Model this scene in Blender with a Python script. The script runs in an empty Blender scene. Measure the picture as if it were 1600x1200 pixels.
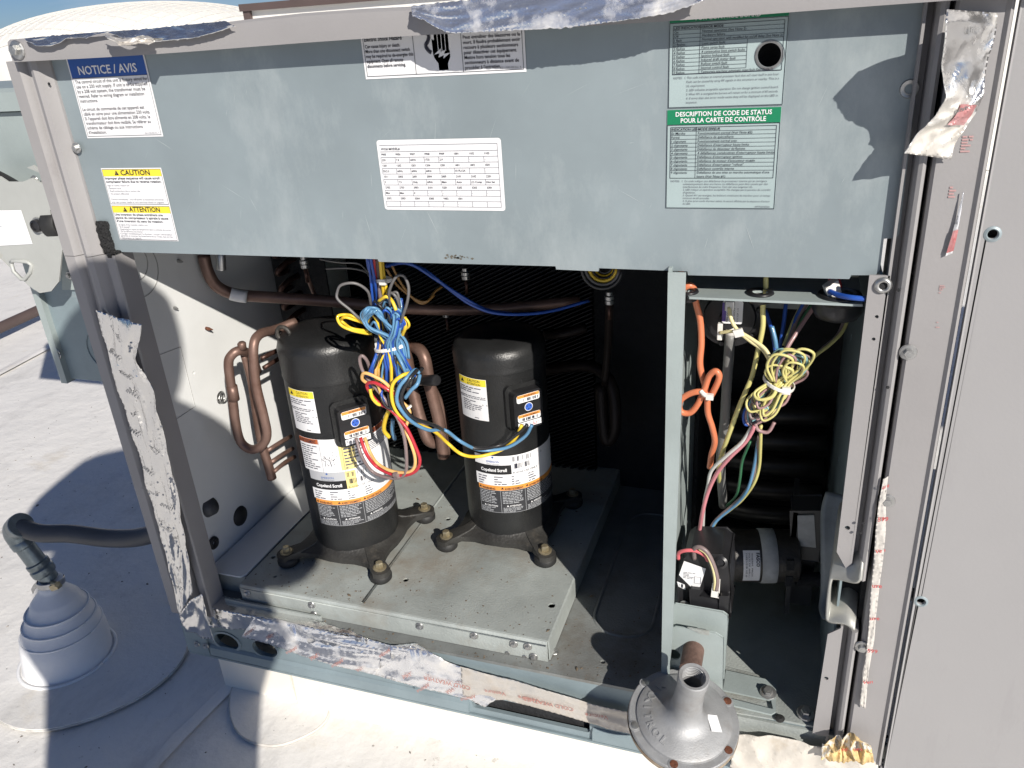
import bpy, math, random
from mathutils import Vector, Matrix, noise
from mathutils.geometry import tessellate_polygon
random.seed(7)
sc = bpy.context.scene
col = sc.collection

# ------------------------------------------------------------------ camera
S, CZ = 0.89, 1.139            # one survey unit is 0.89 m; the lens is 1.139 m above the roof
F, PX, PY = 1258.07, 800.0, 600.0
RM = ((0.94503612, 0.07822729, -0.31747004),
      (0.32068295, -0.41118819, 0.85327998),
      (-0.06379015, -0.90818763, -0.41367385))   # rows: world axes seen from the lens
cam_d = bpy.data.cameras.new('camera'); cam = bpy.data.objects.new('camera', cam_d); col.objects.link(cam)
cam_d.sensor_width = 36; cam_d.lens = 36 * F / 1600; cam_d.clip_start = 0.02; cam_d.clip_end = 400
m = Matrix.Identity(4)
for i in range(3):
    m[i][0] = RM[i][0]; m[i][1] = -RM[i][1]; m[i][2] = -RM[i][2]
m[0][3], m[1][3], m[2][3] = 0, -S, CZ
cam.matrix_world = m
sc.camera = cam

# ------------------------------------------------------------------ world and sun
SUN = Vector((-0.93, 1.0, -0.78)).normalized()
el = math.asin(-SUN.z); az = math.atan2(-SUN.x, -SUN.y)
w = bpy.data.worlds.new('World'); sc.world = w; w.use_nodes = True
nt = w.node_tree; nt.nodes.clear()
N = nt.nodes.new
sky = N('ShaderNodeTexSky'); sky.sky_type = 'NISHITA'; sky.sun_disc = False
sky.sun_elevation = el; sky.sun_rotation = az; sky.air_density = 1.0; sky.dust_density = 0.1; sky.ozone_density = 4.0; sky.altitude = 1500
tc = N('ShaderNodeTexCoord'); mp = N('ShaderNodeMapping'); mp.inputs['Scale'].default_value = (1.5, 1.5, 9.0)
nz = N('ShaderNodeTexNoise'); nz.inputs['Scale'].default_value = 2.2; nz.inputs['Detail'].default_value = 9; nz.inputs['Roughness'].default_value = .6
rp = N('ShaderNodeValToRGB'); rp.color_ramp.elements[0].position = .50; rp.color_ramp.elements[1].position = .80
mx = N('ShaderNodeMix'); mx.data_type = 'RGBA'; mx.inputs[7].default_value = (8, 9.5, 12, 1)
mul = N('ShaderNodeMath'); mul.operation = 'MULTIPLY'; mul.inputs[1].default_value = .8
bg = N('ShaderNodeBackground'); bg.inputs['Strength'].default_value = 0.05
wo = N('ShaderNodeOutputWorld')
L = nt.links.new
L(tc.outputs['Generated'], mp.inputs[0]); L(mp.outputs[0], nz.inputs['Vector']); L(nz.outputs['Fac'], rp.inputs[0])
L(rp.outputs[0], mul.inputs[0]); L(mul.outputs[0], mx.inputs[0]); tn = N('ShaderNodeMix'); tn.data_type = 'RGBA'; tn.blend_type = 'MULTIPLY'; tn.inputs[0].default_value = 1; tn.inputs[7].default_value = (.60, .72, .96, 1); L(sky.outputs[0], tn.inputs[6]); L(tn.outputs[2], mx.inputs[6]); L(mx.outputs[2], bg.inputs[0]); L(bg.outputs[0], wo.inputs[0])
sd = bpy.data.lights.new('sun', 'SUN'); sd.energy = 5.0; sd.angle = math.radians(.5); sd.color = (1, .945, .865)
so = bpy.data.objects.new('sun', sd); col.objects.link(so); so.rotation_mode = 'QUATERNION'
so.rotation_quaternion = SUN.to_track_quat('-Z', 'Y')
sc.view_settings.view_transform = 'Standard'; sc.view_settings.look = 'None'; sc.view_settings.exposure = 0.22
sc.view_settings.gamma = 1; sc.view_settings.use_curve_mapping = False
sc.render.engine = 'CYCLES'
sc.cycles.diffuse_bounces = 3; sc.cycles.max_bounces = 6

# ------------------------------------------------------------------ survey helpers (survey units: x right, y into the unit, z up, lens at 0,-1,0)
def ray(px, py):
    c = (px - PX, py - PY, F)
    return [sum(RM[i][k] * c[k] for k in range(3)) for i in range(3)]
def Y(px, py, y=0.0):
    d = ray(px, py); t = (y + 1) / d[1]; return Vector((t * d[0], y, t * d[2]))
def Z(px, py, z):
    d = ray(px, py); t = z / d[2]; return Vector((t * d[0], -1 + t * d[1], z))
def XX(px, py, x):
    d = ray(px, py); t = x / d[0]; return Vector((x, -1 + t * d[1], t * d[2]))
def Wd(p): return Vector((p[0] * S, p[1] * S, p[2] * S + CZ))
GZ = -1.28                       # the roof surface
FZ = -1.03                       # cabinet floor
def crm(pts, n=6, closed=False):
    pts = [Vector(p) for p in pts]
    if len(pts) < 3: return pts
    out = []
    P = [pts[0] * 2 - pts[1]] + pts + [pts[-1] * 2 - pts[-2]]
    for i in range(1, len(P) - 2):
        a, b, c, d = P[i - 1], P[i], P[i + 1], P[i + 2]
        for k in range(n):
            t = k / n
            out.append(.5 * ((2 * b) + (c - a) * t + (2 * a - 5 * b + 4 * c - d) * t * t + (3 * b - a - 3 * c + d) * t ** 3))
    out.append(pts[-1]); return out

# ------------------------------------------------------------------ materials
MAT = {}
def mat(name, color, rough=.5, metal=0.0, var=.0, vscale=8, bump=0.0, bscale=60, var2=None, detail=6, spec=None, streak=None, alpha=None, coat=0):
    if name in MAT: return MAT[name]
    m_ = bpy.data.materials.new(name); m_.use_nodes = True; t = m_.node_tree; n = t.nodes; l = t.links.new
    b = n['Principled BSDF']; b.inputs['Roughness'].default_value = rough; b.inputs['Metallic'].default_value = metal
    if spec is not None: b.inputs['Specular IOR Level'].default_value = spec
    if coat: b.inputs['Coat Weight'].default_value = coat
    c4 = (*color, 1)
    tcn = n.new('ShaderNodeTexCoord')
    src = None
    if var > 0 or var2:
        nn = n.new('ShaderNodeTexNoise'); nn.inputs['Scale'].default_value = vscale; nn.inputs['Detail'].default_value = detail; nn.inputs['Roughness'].default_value = .62
        l(tcn.outputs['Object'], nn.inputs['Vector'])
        r = n.new('ShaderNodeValToRGB'); r.color_ramp.elements[0].position = .33; r.color_ramp.elements[1].position = .68
        r.color_ramp.elements[0].color = (*[c * (1 - var) for c in color], 1)
        r.color_ramp.elements[1].color = (*(var2 if var2 else [min(1, c * (1 + var)) for c in color]), 1)
        l(nn.outputs['Fac'], r.inputs[0]); src = r.outputs[0]
        if rough < .95:
            mr = n.new('ShaderNodeMapRange'); mr.inputs['To Min'].default_value = rough * .8; mr.inputs['To Max'].default_value = min(1, rough * 1.25)
            l(nn.outputs['Fac'], mr.inputs['Value']); l(mr.outputs[0], b.inputs['Roughness'])
    if streak:
        n2 = n.new('ShaderNodeTexNoise'); n2.inputs['Scale'].default_value = streak[3]; n2.inputs['Detail'].default_value = 8; n2.inputs['Roughness'].default_value = .7
        mpp = n.new('ShaderNodeMapping'); mpp.inputs['Scale'].default_value = streak[4]; mpp.inputs['Location'].default_value = (3.1, 1.7, .4)
        l(tcn.outputs['Object'], mpp.inputs[0]); l(mpp.outputs[0], n2.inputs['Vector'])
        r2 = n.new('ShaderNodeValToRGB'); r2.color_ramp.elements[0].position = streak[1]; r2.color_ramp.elements[1].position = streak[2]
        l(n2.outputs['Fac'], r2.inputs[0])
        mm = n.new('ShaderNodeMix'); mm.data_type = 'RGBA'; mm.inputs[7].default_value = (*streak[0], 1)
        if src: l(src, mm.inputs[6])
        else: mm.inputs[6].default_value = c4
        l(r2.outputs[0], mm.inputs[0]); src = mm.outputs[2]
    if src: l(src, b.inputs['Base Color'])
    else: b.inputs['Base Color'].default_value = c4
    if bump > 0:
        bn = n.new('ShaderNodeTexNoise'); bn.inputs['Scale'].default_value = bscale; bn.inputs['Detail'].default_value = 5
        l(tcn.outputs['Object'], bn.inputs['Vector'])
        bp = n.new('ShaderNodeBump'); bp.inputs['Strength'].default_value = bump; bp.inputs['Distance'].default_value = .004
        l(bn.outputs['Fac'], bp.inputs['Height']); l(bp.outputs[0], b.inputs['Normal'])
    MAT[name] = m_; return m_

GALV = mat('galvanized_sheet', (.275, .325, .345), .44, .25, .14, 2.6, .03, 500, streak=((.50, .545, .55), .52, .86, 5, (1, 1, .45)))
GALVD = mat('dirty_galvanized', (.37, .40, .385), .55, .2, .22, 7, .25, 300, streak=((.24, .18, .12), .50, .84, 5, (1, 1, 1)))
GALVW = mat('pale_galvanized', (.76, .77, .76), .6, .05, .05, 5, .05, 300, streak=((.40, .36, .30), .66, .85, 7, (1, 1, .6)))
GALVB = mat('blue_galvanized', (.24, .30, .325), .5, .2, .12, 9, .1, 300, streak=((.40, .44, .43), .6, .85, 9, (.6, 1, 3)))
FLOORM = mat('stained_shaded_floor', (.20, .21, .205), .55, .15, .3, 6, .25, 300, streak=((.12, .095, .07), .5, .75, 7, (1, 1, 1)))  # stained sheet; base colour also lowered to carry the bay's shade
GALVX = mat('grey_green_steel', (.33, .38, .375), .5, .1, .07, 12, .08, 300)
MAUVE = mat('grey_mauve_paint', (.292, .282, .282), .52, 0, .05, 5, .05, 260, streak=((.20, .18, .185), .60, .80, 6, (1, 1, .45)))
MAUVED = mat('door_paint', (.31, .304, .306), .46, 0, .05, 1.4, .04, 260, streak=((.25, .24, .245), .55, .8, 3, (3, 1, .6)))
INNER = mat('insulation_and_shade', (.018, .019, .021), .9, 0, .3, 40, .5, 200)  # insulation; also the black put where slots and gaps hold only shade
FOAM = mat('black_foam', (.02, .02, .021), .95, 0, .5, 300, 1, 500)
BLACKP = mat('black_paint', (.016, .0165, .017), .36, 0, .22, 16, .16, 320, streak=((.085, .078, .066), .60, .86, 9, (1, 1, .8)))
BLACKF = mat('dusty_black_paint', (.030, .029, .027), .5, 0, .3, 22, .3, 200, streak=((.12, .105, .085), .56, .8, 16, (1, 1, 1)))
RUBBER = mat('black_rubber', (.02, .02, .02), .6, 0, .3, 40, .1, 300)
PLAST = mat('black_plastic', (.016, .016, .018), .38, 0, .15, 30)
DGREY = mat('dark_grey_vinyl', (.075, .078, .085), .5, 0, .1, 30, .05, 200)
GREYT = mat('grey_tube', (.16, .16, .155), .45)
COPPER = mat('aged_copper', (.20, .125, .10), .45, .45, .25, 12, .06, 200, streak=((.13, .065, .045), .5, .75, 14, (1, 1, 1)))
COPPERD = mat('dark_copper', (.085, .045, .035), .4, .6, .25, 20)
ZINC = mat('zinc_screw', (.45, .45, .44), .33, .85, .15, 90)
BRASSY = mat('yellowed_zinc_bolt', (.42, .36, .24), .35, .7, .2, 90)
CAST = mat('cast_aluminium', (.36, .365, .37), .52, .45, .14, 25, .12, 500, streak=((.22, .20, .18), .55, .8, 12, (1, 1, 1)))
RUST = mat('rust', (.13, .045, .022), .8, .1, .5, 120, .5, 400)
WHITE = mat('label_white', (.78, .78, .79), .45, 0, .02, 6)
CREAMY = mat('motor_sticker', (.42, .43, .43), .6, 0, .15, 60)
BLUE = mat('label_blue', (.012, .085, .36), .4)
DOTB = mat('dot_blue', (.04, .12, .50), .4)
YEL = mat('label_yellow', (.86, .68, .05), .45)
PYEL = mat('pale_label_yellow', (.74, .62, .25), .45)
ORG = mat('label_orange', (.78, .31, .06), .45)
BLK = mat('label_black', (.012, .012, .013), .4)
RORG = mat('label_red_orange', (.42, .11, .035), .45)
GREEN = mat('label_green', (.006, .19, .085), .45)
INK = mat('label_ink', (.014, .015, .03), .5)
INKG = mat('faint_ink', (.10, .10, .13), .5)
LGREY = mat('label_grey', (.42, .43, .45), .45)
LGREY2 = mat('clear_label_grey', (.34, .42, .425), .45, 0, .05, 9)
SILVERT = mat('label_silver_text', (.62, .63, .63), .45)
PURPLE = mat('label_purple', (.13, .08, .35), .45)
REDINK = mat('red_ink', (.45, .04, .04), .5)
NYLON = mat('white_nylon', (.72, .70, .66), .45)
WIRE = {k: mat(k + '_wire', c, .38, coat=.2) for k, c in dict(blue=(.02, .085, .40), skyblue=(.11, .26, .43), yellow=(.82, .56, .04), black=(.02, .02, .022),
        brown=(.22, .165, .16), grey=(.13, .125, .125), red=(.48, .03, .045), peach=(.80, .47, .17), tan=(.34, .18, .05), orange=(.62, .19, .09), pale=(.72, .64, .34),
        pink=(.62, .24, .27), palered=(.66, .14, .16), green=(.03, .13, .06), teal=(.24, .44, .46), mauve=(.33, .20, .20), lemon=(.58, .53, .20), white=(.6, .6, .57)).items()}
SKIN = mat('skin', (.5, .3, .22), .6); JACK = mat('dark_jacket', (.03, .035, .05), .8); JEAN = mat('denim', (.05, .07, .13), .85); HAIR = mat('dark_cap', (.02, .02, .02), .8)
BROWNM = mat('brown_metal', (.085, .06, .055), .6, 0, .1, 3)
WALLW = mat('white_wall_paint', (.76, .745, .70), .7, 0, .03, 1.5)
GLASSD = mat('module_grey', (.04, .042, .045), .4)

def foil(name, color=(.80, .79, .77), rough=.17, bump=.12, bscale=22, tint=None, metal=.95, tpos=(.42, .6)):
    m_ = bpy.data.materials.new(name); m_.use_nodes = True; t = m_.node_tree; n = t.nodes; l = t.links.new
    b = n['Principled BSDF']; b.inputs['Roughness'].default_value = rough; b.inputs['Metallic'].default_value = metal; b.inputs['Base Color'].default_value = (*color, 1)
    tcn = n.new('ShaderNodeTexCoord')
    v = n.new('ShaderNodeTexVoronoi'); v.inputs['Scale'].default_value = bscale; v.feature = 'F1'
    d = n.new('ShaderNodeTexNoise'); d.inputs['Scale'].default_value = bscale * .6; d.inputs['Detail'].default_value = 3
    vm = n.new('ShaderNodeVectorMath'); vm.operation = 'SCALE'; vm.inputs['Scale'].default_value = .05
    va = n.new('ShaderNodeVectorMath'); va.operation = 'ADD'
    l(tcn.outputs['Object'], d.inputs['Vector']); l(d.outputs['Color'], vm.inputs[0]); l(tcn.outputs['Object'], va.inputs[0]); l(vm.outputs[0], va.inputs[1]); l(va.outputs[0], v.inputs['Vector'])
    bp = n.new('ShaderNodeBump'); bp.inputs['Strength'].default_value = bump; bp.inputs['Distance'].default_value = .004
    l(v.outputs['Distance'], bp.inputs['Height']); l(bp.outputs[0], b.inputs['Normal'])
    if tint:
        d2 = n.new('ShaderNodeTexNoise'); d2.inputs['Scale'].default_value = 14; d2.inputs['Detail'].default_value = 8; d2.inputs['Roughness'].default_value = .65
        l(tcn.outputs['Object'], d2.inputs['Vector'])
        r = n.new('ShaderNodeValToRGB'); r.color_ramp.elements[0].position = tpos[0]; r.color_ramp.elements[1].position = tpos[1]
        l(d2.outputs['Fac'], r.inputs[0])
        mm = n.new('ShaderNodeMix'); mm.data_type = 'RGBA'; mm.inputs[6].default_value = (*color, 1); mm.inputs[7].default_value = (*tint, 1)
        l(r.outputs[0], mm.inputs[0]); l(mm.outputs[2], b.inputs['Base Color'])
        mr = n.new('ShaderNodeMapRange'); mr.inputs['To Min'].default_value = metal; mr.inputs['To Max'].default_value = .1; l(r.outputs[0], mr.inputs['Value']); l(mr.outputs[0], b.inputs['Metallic'])
        mr2 = n.new('ShaderNodeMapRange'); mr2.inputs['To Min'].default_value = rough; mr2.inputs['To Max'].default_value = .55; l(r.outputs[0], mr2.inputs['Value']); l(mr2.outputs[0], b.inputs['Roughness'])
    MAT[name] = m_; return m_
FOIL = foil('aluminium_foil')
FOILW = foil('weathered_foil', (.86, .87, .90), .22, .12, 20, (.62, .60, .57), .9, (.50, .70))
FOILP = foil('paper_faced_foil', (.75, .73, .70), .3, .25, 30, (.47, .43, .38), .9, (.36, .56))

# roof membrane
def roof_mat():
    m_ = bpy.data.materials.new('white_roof_membrane'); m_.use_nodes = True; t = m_.node_tree; n = t.nodes; l = t.links.new
    b = n['Principled BSDF']; b.inputs['Roughness'].default_value = .62
    tcn = n.new('ShaderNodeTexCoord')
    def nz_(s, d, r, mpv=(1, 1, 1)):
        mpp = n.new('ShaderNodeMapping'); mpp.inputs['Scale'].default_value = mpv; l(tcn.outputs['Object'], mpp.inputs[0])
        x = n.new('ShaderNodeTexNoise'); x.inputs['Scale'].default_value = s; x.inputs['Detail'].default_value = d; x.inputs['Roughness'].default_value = r; l(mpp.outputs[0], x.inputs['Vector']); return x
    def ramp(src, a, b_):
        r = n.new('ShaderNodeValToRGB'); r.color_ramp.elements[0].position = a; r.color_ramp.elements[1].position = b_; l(src, r.inputs[0]); return r.outputs[0]
    def mix(f, a, b_):
        x = n.new('ShaderNodeMix'); x.data_type = 'RGBA'; l(f, x.inputs[0])
        for i, q in ((6, a), (7, b_)):
            if isinstance(q, tuple): x.inputs[i].default_value = (*q, 1)
            else: l(q, x.inputs[i])
        return x.outputs[2]
    c = mix(ramp(nz_(1.3, 8, .6).outputs['Fac'], .35, .7), (.80, .78, .75), (.71, .695, .67))
    c = mix(ramp(nz_(6, 10, .72, (1, .5, 1)).outputs['Fac'], .56, .82), c, (.50, .485, .47))
    c = mix(ramp(nz_(28, 6, .7).outputs['Fac'], .64, .74), c, (.34, .32, .29))
    c = mix(ramp(nz_(3.2, 12, .78, (1.4, .6, 1)).outputs['Fac'], .52, .70), c, (.60, .585, .56))
    c = mix(ramp(nz_(90, 3, .6).outputs['Fac'], .72, .76), c, (.16, .15, .14))
    c = mix(ramp(nz_(2.2, 9, .7).outputs['Fac'], .60, .80), c, (.60, .53, .42))
    l(c, b.inputs['Base Color'])
    bp = n.new('ShaderNodeBump'); bp.inputs['Strength'].default_value = .35; bp.inputs['Distance'].default_value = .02
    l(nz_(9, 8, .6).outputs['Fac'], bp.inputs['Height']); l(bp.outputs[0], b.inputs['Normal'])
    return m_
ROOF = roof_mat()
CURBM = mat('cream_membrane', (.80, .76, .68), .6, 0, .05, 5, .2, 30, streak=((.50, .42, .30), .60, .82, 4, (1, 1, 1)))
BOOTM = mat('white_boot_rubber', (.80, .80, .80), .5, 0, .04, 20, .1, 60)
PEDGE = mat('patch_edge_dirt', (.60, .57, .52), .7, 0, .15, 30)
SEAL = mat('grey_sealant', (.56, .54, .50), .7, 0, .25, 30, .3, 60)

# ------------------------------------------------------------------ object helpers
BASE = {}
def tag(o, label=None, cat=None, group=None, kind=None):
    if label: o['label'] = label
    if cat: o['category'] = cat
    if group: o['group'] = group
    if kind: o['kind'] = kind
    return o
def thing(name, label, cat, base, group=None):
    o = bpy.data.objects.new(name, None); o.empty_display_size = .02; col.objects.link(o)
    o.location = Wd(base); BASE[o] = Wd(base)
    return tag(o, label, cat, group)
class MB:
    def __init__(s): s.v = []; s.f = []; s.mi = []; s.mats = []
    def m(s, material):
        if material not in s.mats: s.mats.append(material)
        return s.mats.index(material)
    def add(s, vs, fs, material=None):
        o = len(s.v); s.v += [tuple(v) for v in vs]; s.f += [tuple(i + o for i in f) for f in fs]
        k = s.m(material) if material else 0; s.mi += [k] * len(fs); return s
    def box(s, x0, x1, y0, y1, z0, z1, material=None):
        vs = [(x, y, z) for x in (x0, x1) for y in (y0, y1) for z in (z0, z1)]
        return s.add(vs, [(0, 1, 3, 2), (4, 6, 7, 5), (0, 4, 5, 1), (2, 3, 7, 6), (0, 2, 6, 4), (1, 5, 7, 3)], material)
    def obox(s, c, ax, ay, az_, material=None):
        c = Vector(c); ax, ay, az_ = Vector(ax), Vector(ay), Vector(az_)
        vs = [c + i * ax + j * ay + k * az_ for i in (-1, 1) for j in (-1, 1) for k in (-1, 1)]
        return s.add(vs, [(0, 1, 3, 2), (4, 6, 7, 5), (0, 4, 5, 1), (2, 3, 7, 6), (0, 2, 6, 4), (1, 5, 7, 3)], material)
    def plate(s, outline, holes, fn, t, material=None):
        # outline / holes in 2D, fn(a, b, depth) -> 3D
        loops = [[Vector((a, b, 0)) for a, b in outline]] + [[Vector((a, b, 0)) for a, b in h] for h in holes]
        flat = [p for lp in loops for p in lp]
        tris = tessellate_polygon(loops)
        n = len(flat)
        vs = [fn(p.x, p.y, 0) for p in flat] + [fn(p.x, p.y, t) for p in flat]
        fs = [tuple(tr) for tr in tris] + [tuple(i + n for i in reversed(tr)) for tr in tris]
        o = 0
        for lp in loops:
            k = len(lp)
            for i in range(k): fs.append((o + i, o + (i + 1) % k, o + (i + 1) % k + n, o + i + n))
            o += k
        return s.add(vs, fs, material)
    def extrude(s, prof, fn, a0, a1, closed=True, material=None, n=1):
        k = len(prof); vs = []
        for i in range(n + 1):
            a = a0 + (a1 - a0) * i / n
            vs += [fn(p[0], p[1], a) for p in prof]
        fs = []
        for r in range(n):
            for i in range(k if closed else k - 1):
                j = (i + 1) % k; fs.append((r * k + i, r * k + j, (r + 1) * k + j, (r + 1) * k + i))
        if closed: fs += [tuple(range(k)), tuple(range(n * k + k - 1, n * k - 1, -1))]
        return s.add(vs, fs, material)
    def tube(s, pts, r, seg=10, sm=6, material=None, caps=True, hollow=False):
        P = crm(pts, sm) if sm else [Vector(p) for p in pts]
        rr = r if isinstance(r, (list, tuple)) else None
        n = len(P); vs = []; up = None
        for i, p in enumerate(P):
            t = (P[min(i + 1, n - 1)] - P[max(i - 1, 0)])
            if t.length < 1e-9: t = Vector((0, 0, 1))
            t.normalize()
            if up is None:
                up = t.orthogonal().normalized()
            else:
                up = (up - t * up.dot(t));
                if up.length < 1e-6: up = t.orthogonal()
                up.normalize()
            q = t.cross(up)
            if rr:
                x = i / max(1, n - 1) * (len(rr) - 1); k = min(int(x), len(rr) - 2); rad = rr[k] + (rr[k + 1] - rr[k]) * (x - k)
            else: rad = r
            for j in range(seg):
                a = 2 * math.pi * j / seg; vs.append(p + (up * math.cos(a) + q * math.sin(a)) * rad)
        fs = [(i * seg + j, i * seg + (j + 1) % seg, (i + 1) * seg + (j + 1) % seg, (i + 1) * seg + j) for i in range(n - 1) for j in range(seg)]
        if caps: fs += [tuple(reversed(range(seg))), tuple(range((n - 1) * seg, n * seg))]
        return s.add(vs, fs, material)
    def lathe(s, prof, c, axis=(0, 0, 1), seg=32, material=None, cap0=True, cap1=True):
        c = Vector(c); a = Vector(axis).normalized(); u = a.orthogonal().normalized(); q = a.cross(u); vs = []
        if abs(a.z) > .99: u = Vector((1, 0, 0)); q = a.cross(u)
        for r, h in prof:
            for j in range(seg):
                t = 2 * math.pi * j / seg; vs.append(c + a * h + (u * math.cos(t) + q * math.sin(t)) * r)
        n = len(prof)
        fs = [(i * seg + j, i * seg + (j + 1) % seg, (i + 1) * seg + (j + 1) % seg, (i + 1) * seg + j) for i in range(n - 1) for j in range(seg)]
        if cap0: fs.append(tuple(reversed(range(seg))))
        if cap1: fs.append(tuple(range((n - 1) * seg, n * seg)))
        return s.add(vs, fs, material)
    def grid(s, f, nu, nv, material=None):
        vs = [f(i / nu, j / nv) for i in range(nu + 1) for j in range(nv + 1)]
        k = nv + 1
        return s.add(vs, [(i * k + j, (i + 1) * k + j, (i + 1) * k + j + 1, i * k + j + 1) for i in range(nu) for j in range(nv)], material)
    def build(s, name, material, parent=None, label=None, smooth=False, bevel=0, solid=0, auto=None, base=None):
        me = bpy.data.meshes.new(name)
        b = BASE[parent] if parent else (Wd(base) if base is not None else None)
        wv = [Wd(v) for v in s.v]
        if b is None:
            b = Vector((sum(v.x for v in wv) / len(wv), sum(v.y for v in wv) / len(wv), min(v.z for v in wv)))
        me.from_pydata([v - b for v in wv], [], s.f)
        if s.mats:
            if material and material not in s.mats and 0:
                pass
            for q in s.mats: me.materials.append(q)
            me.polygons.foreach_set('material_index', s.mi)
        else: me.materials.append(material)
        me.polygons.foreach_set('use_smooth', [bool(smooth)] * len(me.polygons))
        me.update()
        o = bpy.data.objects.new(name, me); col.objects.link(o)
        if parent: o.parent = parent; BASE[o] = b; 
        else: o.location = b; BASE[o] = b
        if parent and parent.parent is None and False: pass
        if label: o['label'] = label
        if smooth and auto is not None:
            me.set_sharp_from_angle(angle=math.radians(auto))
        if bevel:
            bm_ = o.modifiers.new('bevel', 'BEVEL'); bm_.width = bevel; bm_.segments = 2; bm_.limit_method = 'ANGLE'; bm_.angle_limit = math.radians(40)
        if solid:
            sm_ = o.modifiers.new('solid', 'SOLIDIFY'); sm_.thickness = solid; sm_.offset = 0
        return o
# children of a part keep the base of the whole thing: a part's own location stays 0
fXZ = lambda y: (lambda a, b, d: Vector((a, y + d, b)))
fYZ = lambda x: (lambda a, b, d: Vector((x + d, a, b)))
fXY = lambda z: (lambda a, b, d: Vector((a, b, z + d)))
def circ(cx, cy, r, n=20, ry=None): return [(cx + r * math.cos(2 * math.pi * i / n), cy + (ry or r) * math.sin(2 * math.pi * i / n)) for i in range(n)]
def rrect(x0, y0, x1, y1, r, n=4):
    o = []
    for cx, cy, a in ((x1 - r, y1 - r, 0), (x0 + r, y1 - r, 90), (x0 + r, y0 + r, 180), (x1 - r, y0 + r, 270)):
        for i in range(n + 1):
            t = math.radians(a + 90 * i / n); o.append((cx + r * math.cos(t), cy + r * math.sin(t)))
    return o

# shared hex-head screw
def screw_mesh(name, material, washer=True):
    mb = MB()
    if washer: mb.lathe([(.0, 0), (.0075, 0), (.0078, .0008), (.0070, .0020), (.0045, .0022)], (0, 0, 0), (0, 0, 1), 18, None, False, True)
    mb.lathe([(.0043, .0015), (.0045, .0052), (.0038, .0062)], (0, 0, 0), (0, 0, 1), 6)
    mb.lathe([(.0018, .0060), (.0016, .0064)], (0, 0, 0), (0, 0, 1), 8)
    me = bpy.data.meshes.new(name); me.from_pydata([Vector(v) for v in mb.v], [], mb.f); me.materials.append(material); me.update(); return me
SCREW = screw_mesh('screw', ZINC); SCREWB = screw_mesh('bolt', BRASSY); SCREWR = screw_mesh('rusty_screw', RUST)
def screw(p, nrm, parent, s=1.0, me=None, name='screw'):
    o = bpy.data.objects.new(name, me or SCREW); col.objects.link(o); o.parent = parent
    o.location = Wd(p) - BASE[parent]; o.rotation_mode = 'QUATERNION'; o.rotation_quaternion = Vector(nrm).to_track_quat('Z', 'Y'); o.scale = (s, s, s); return o

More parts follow.
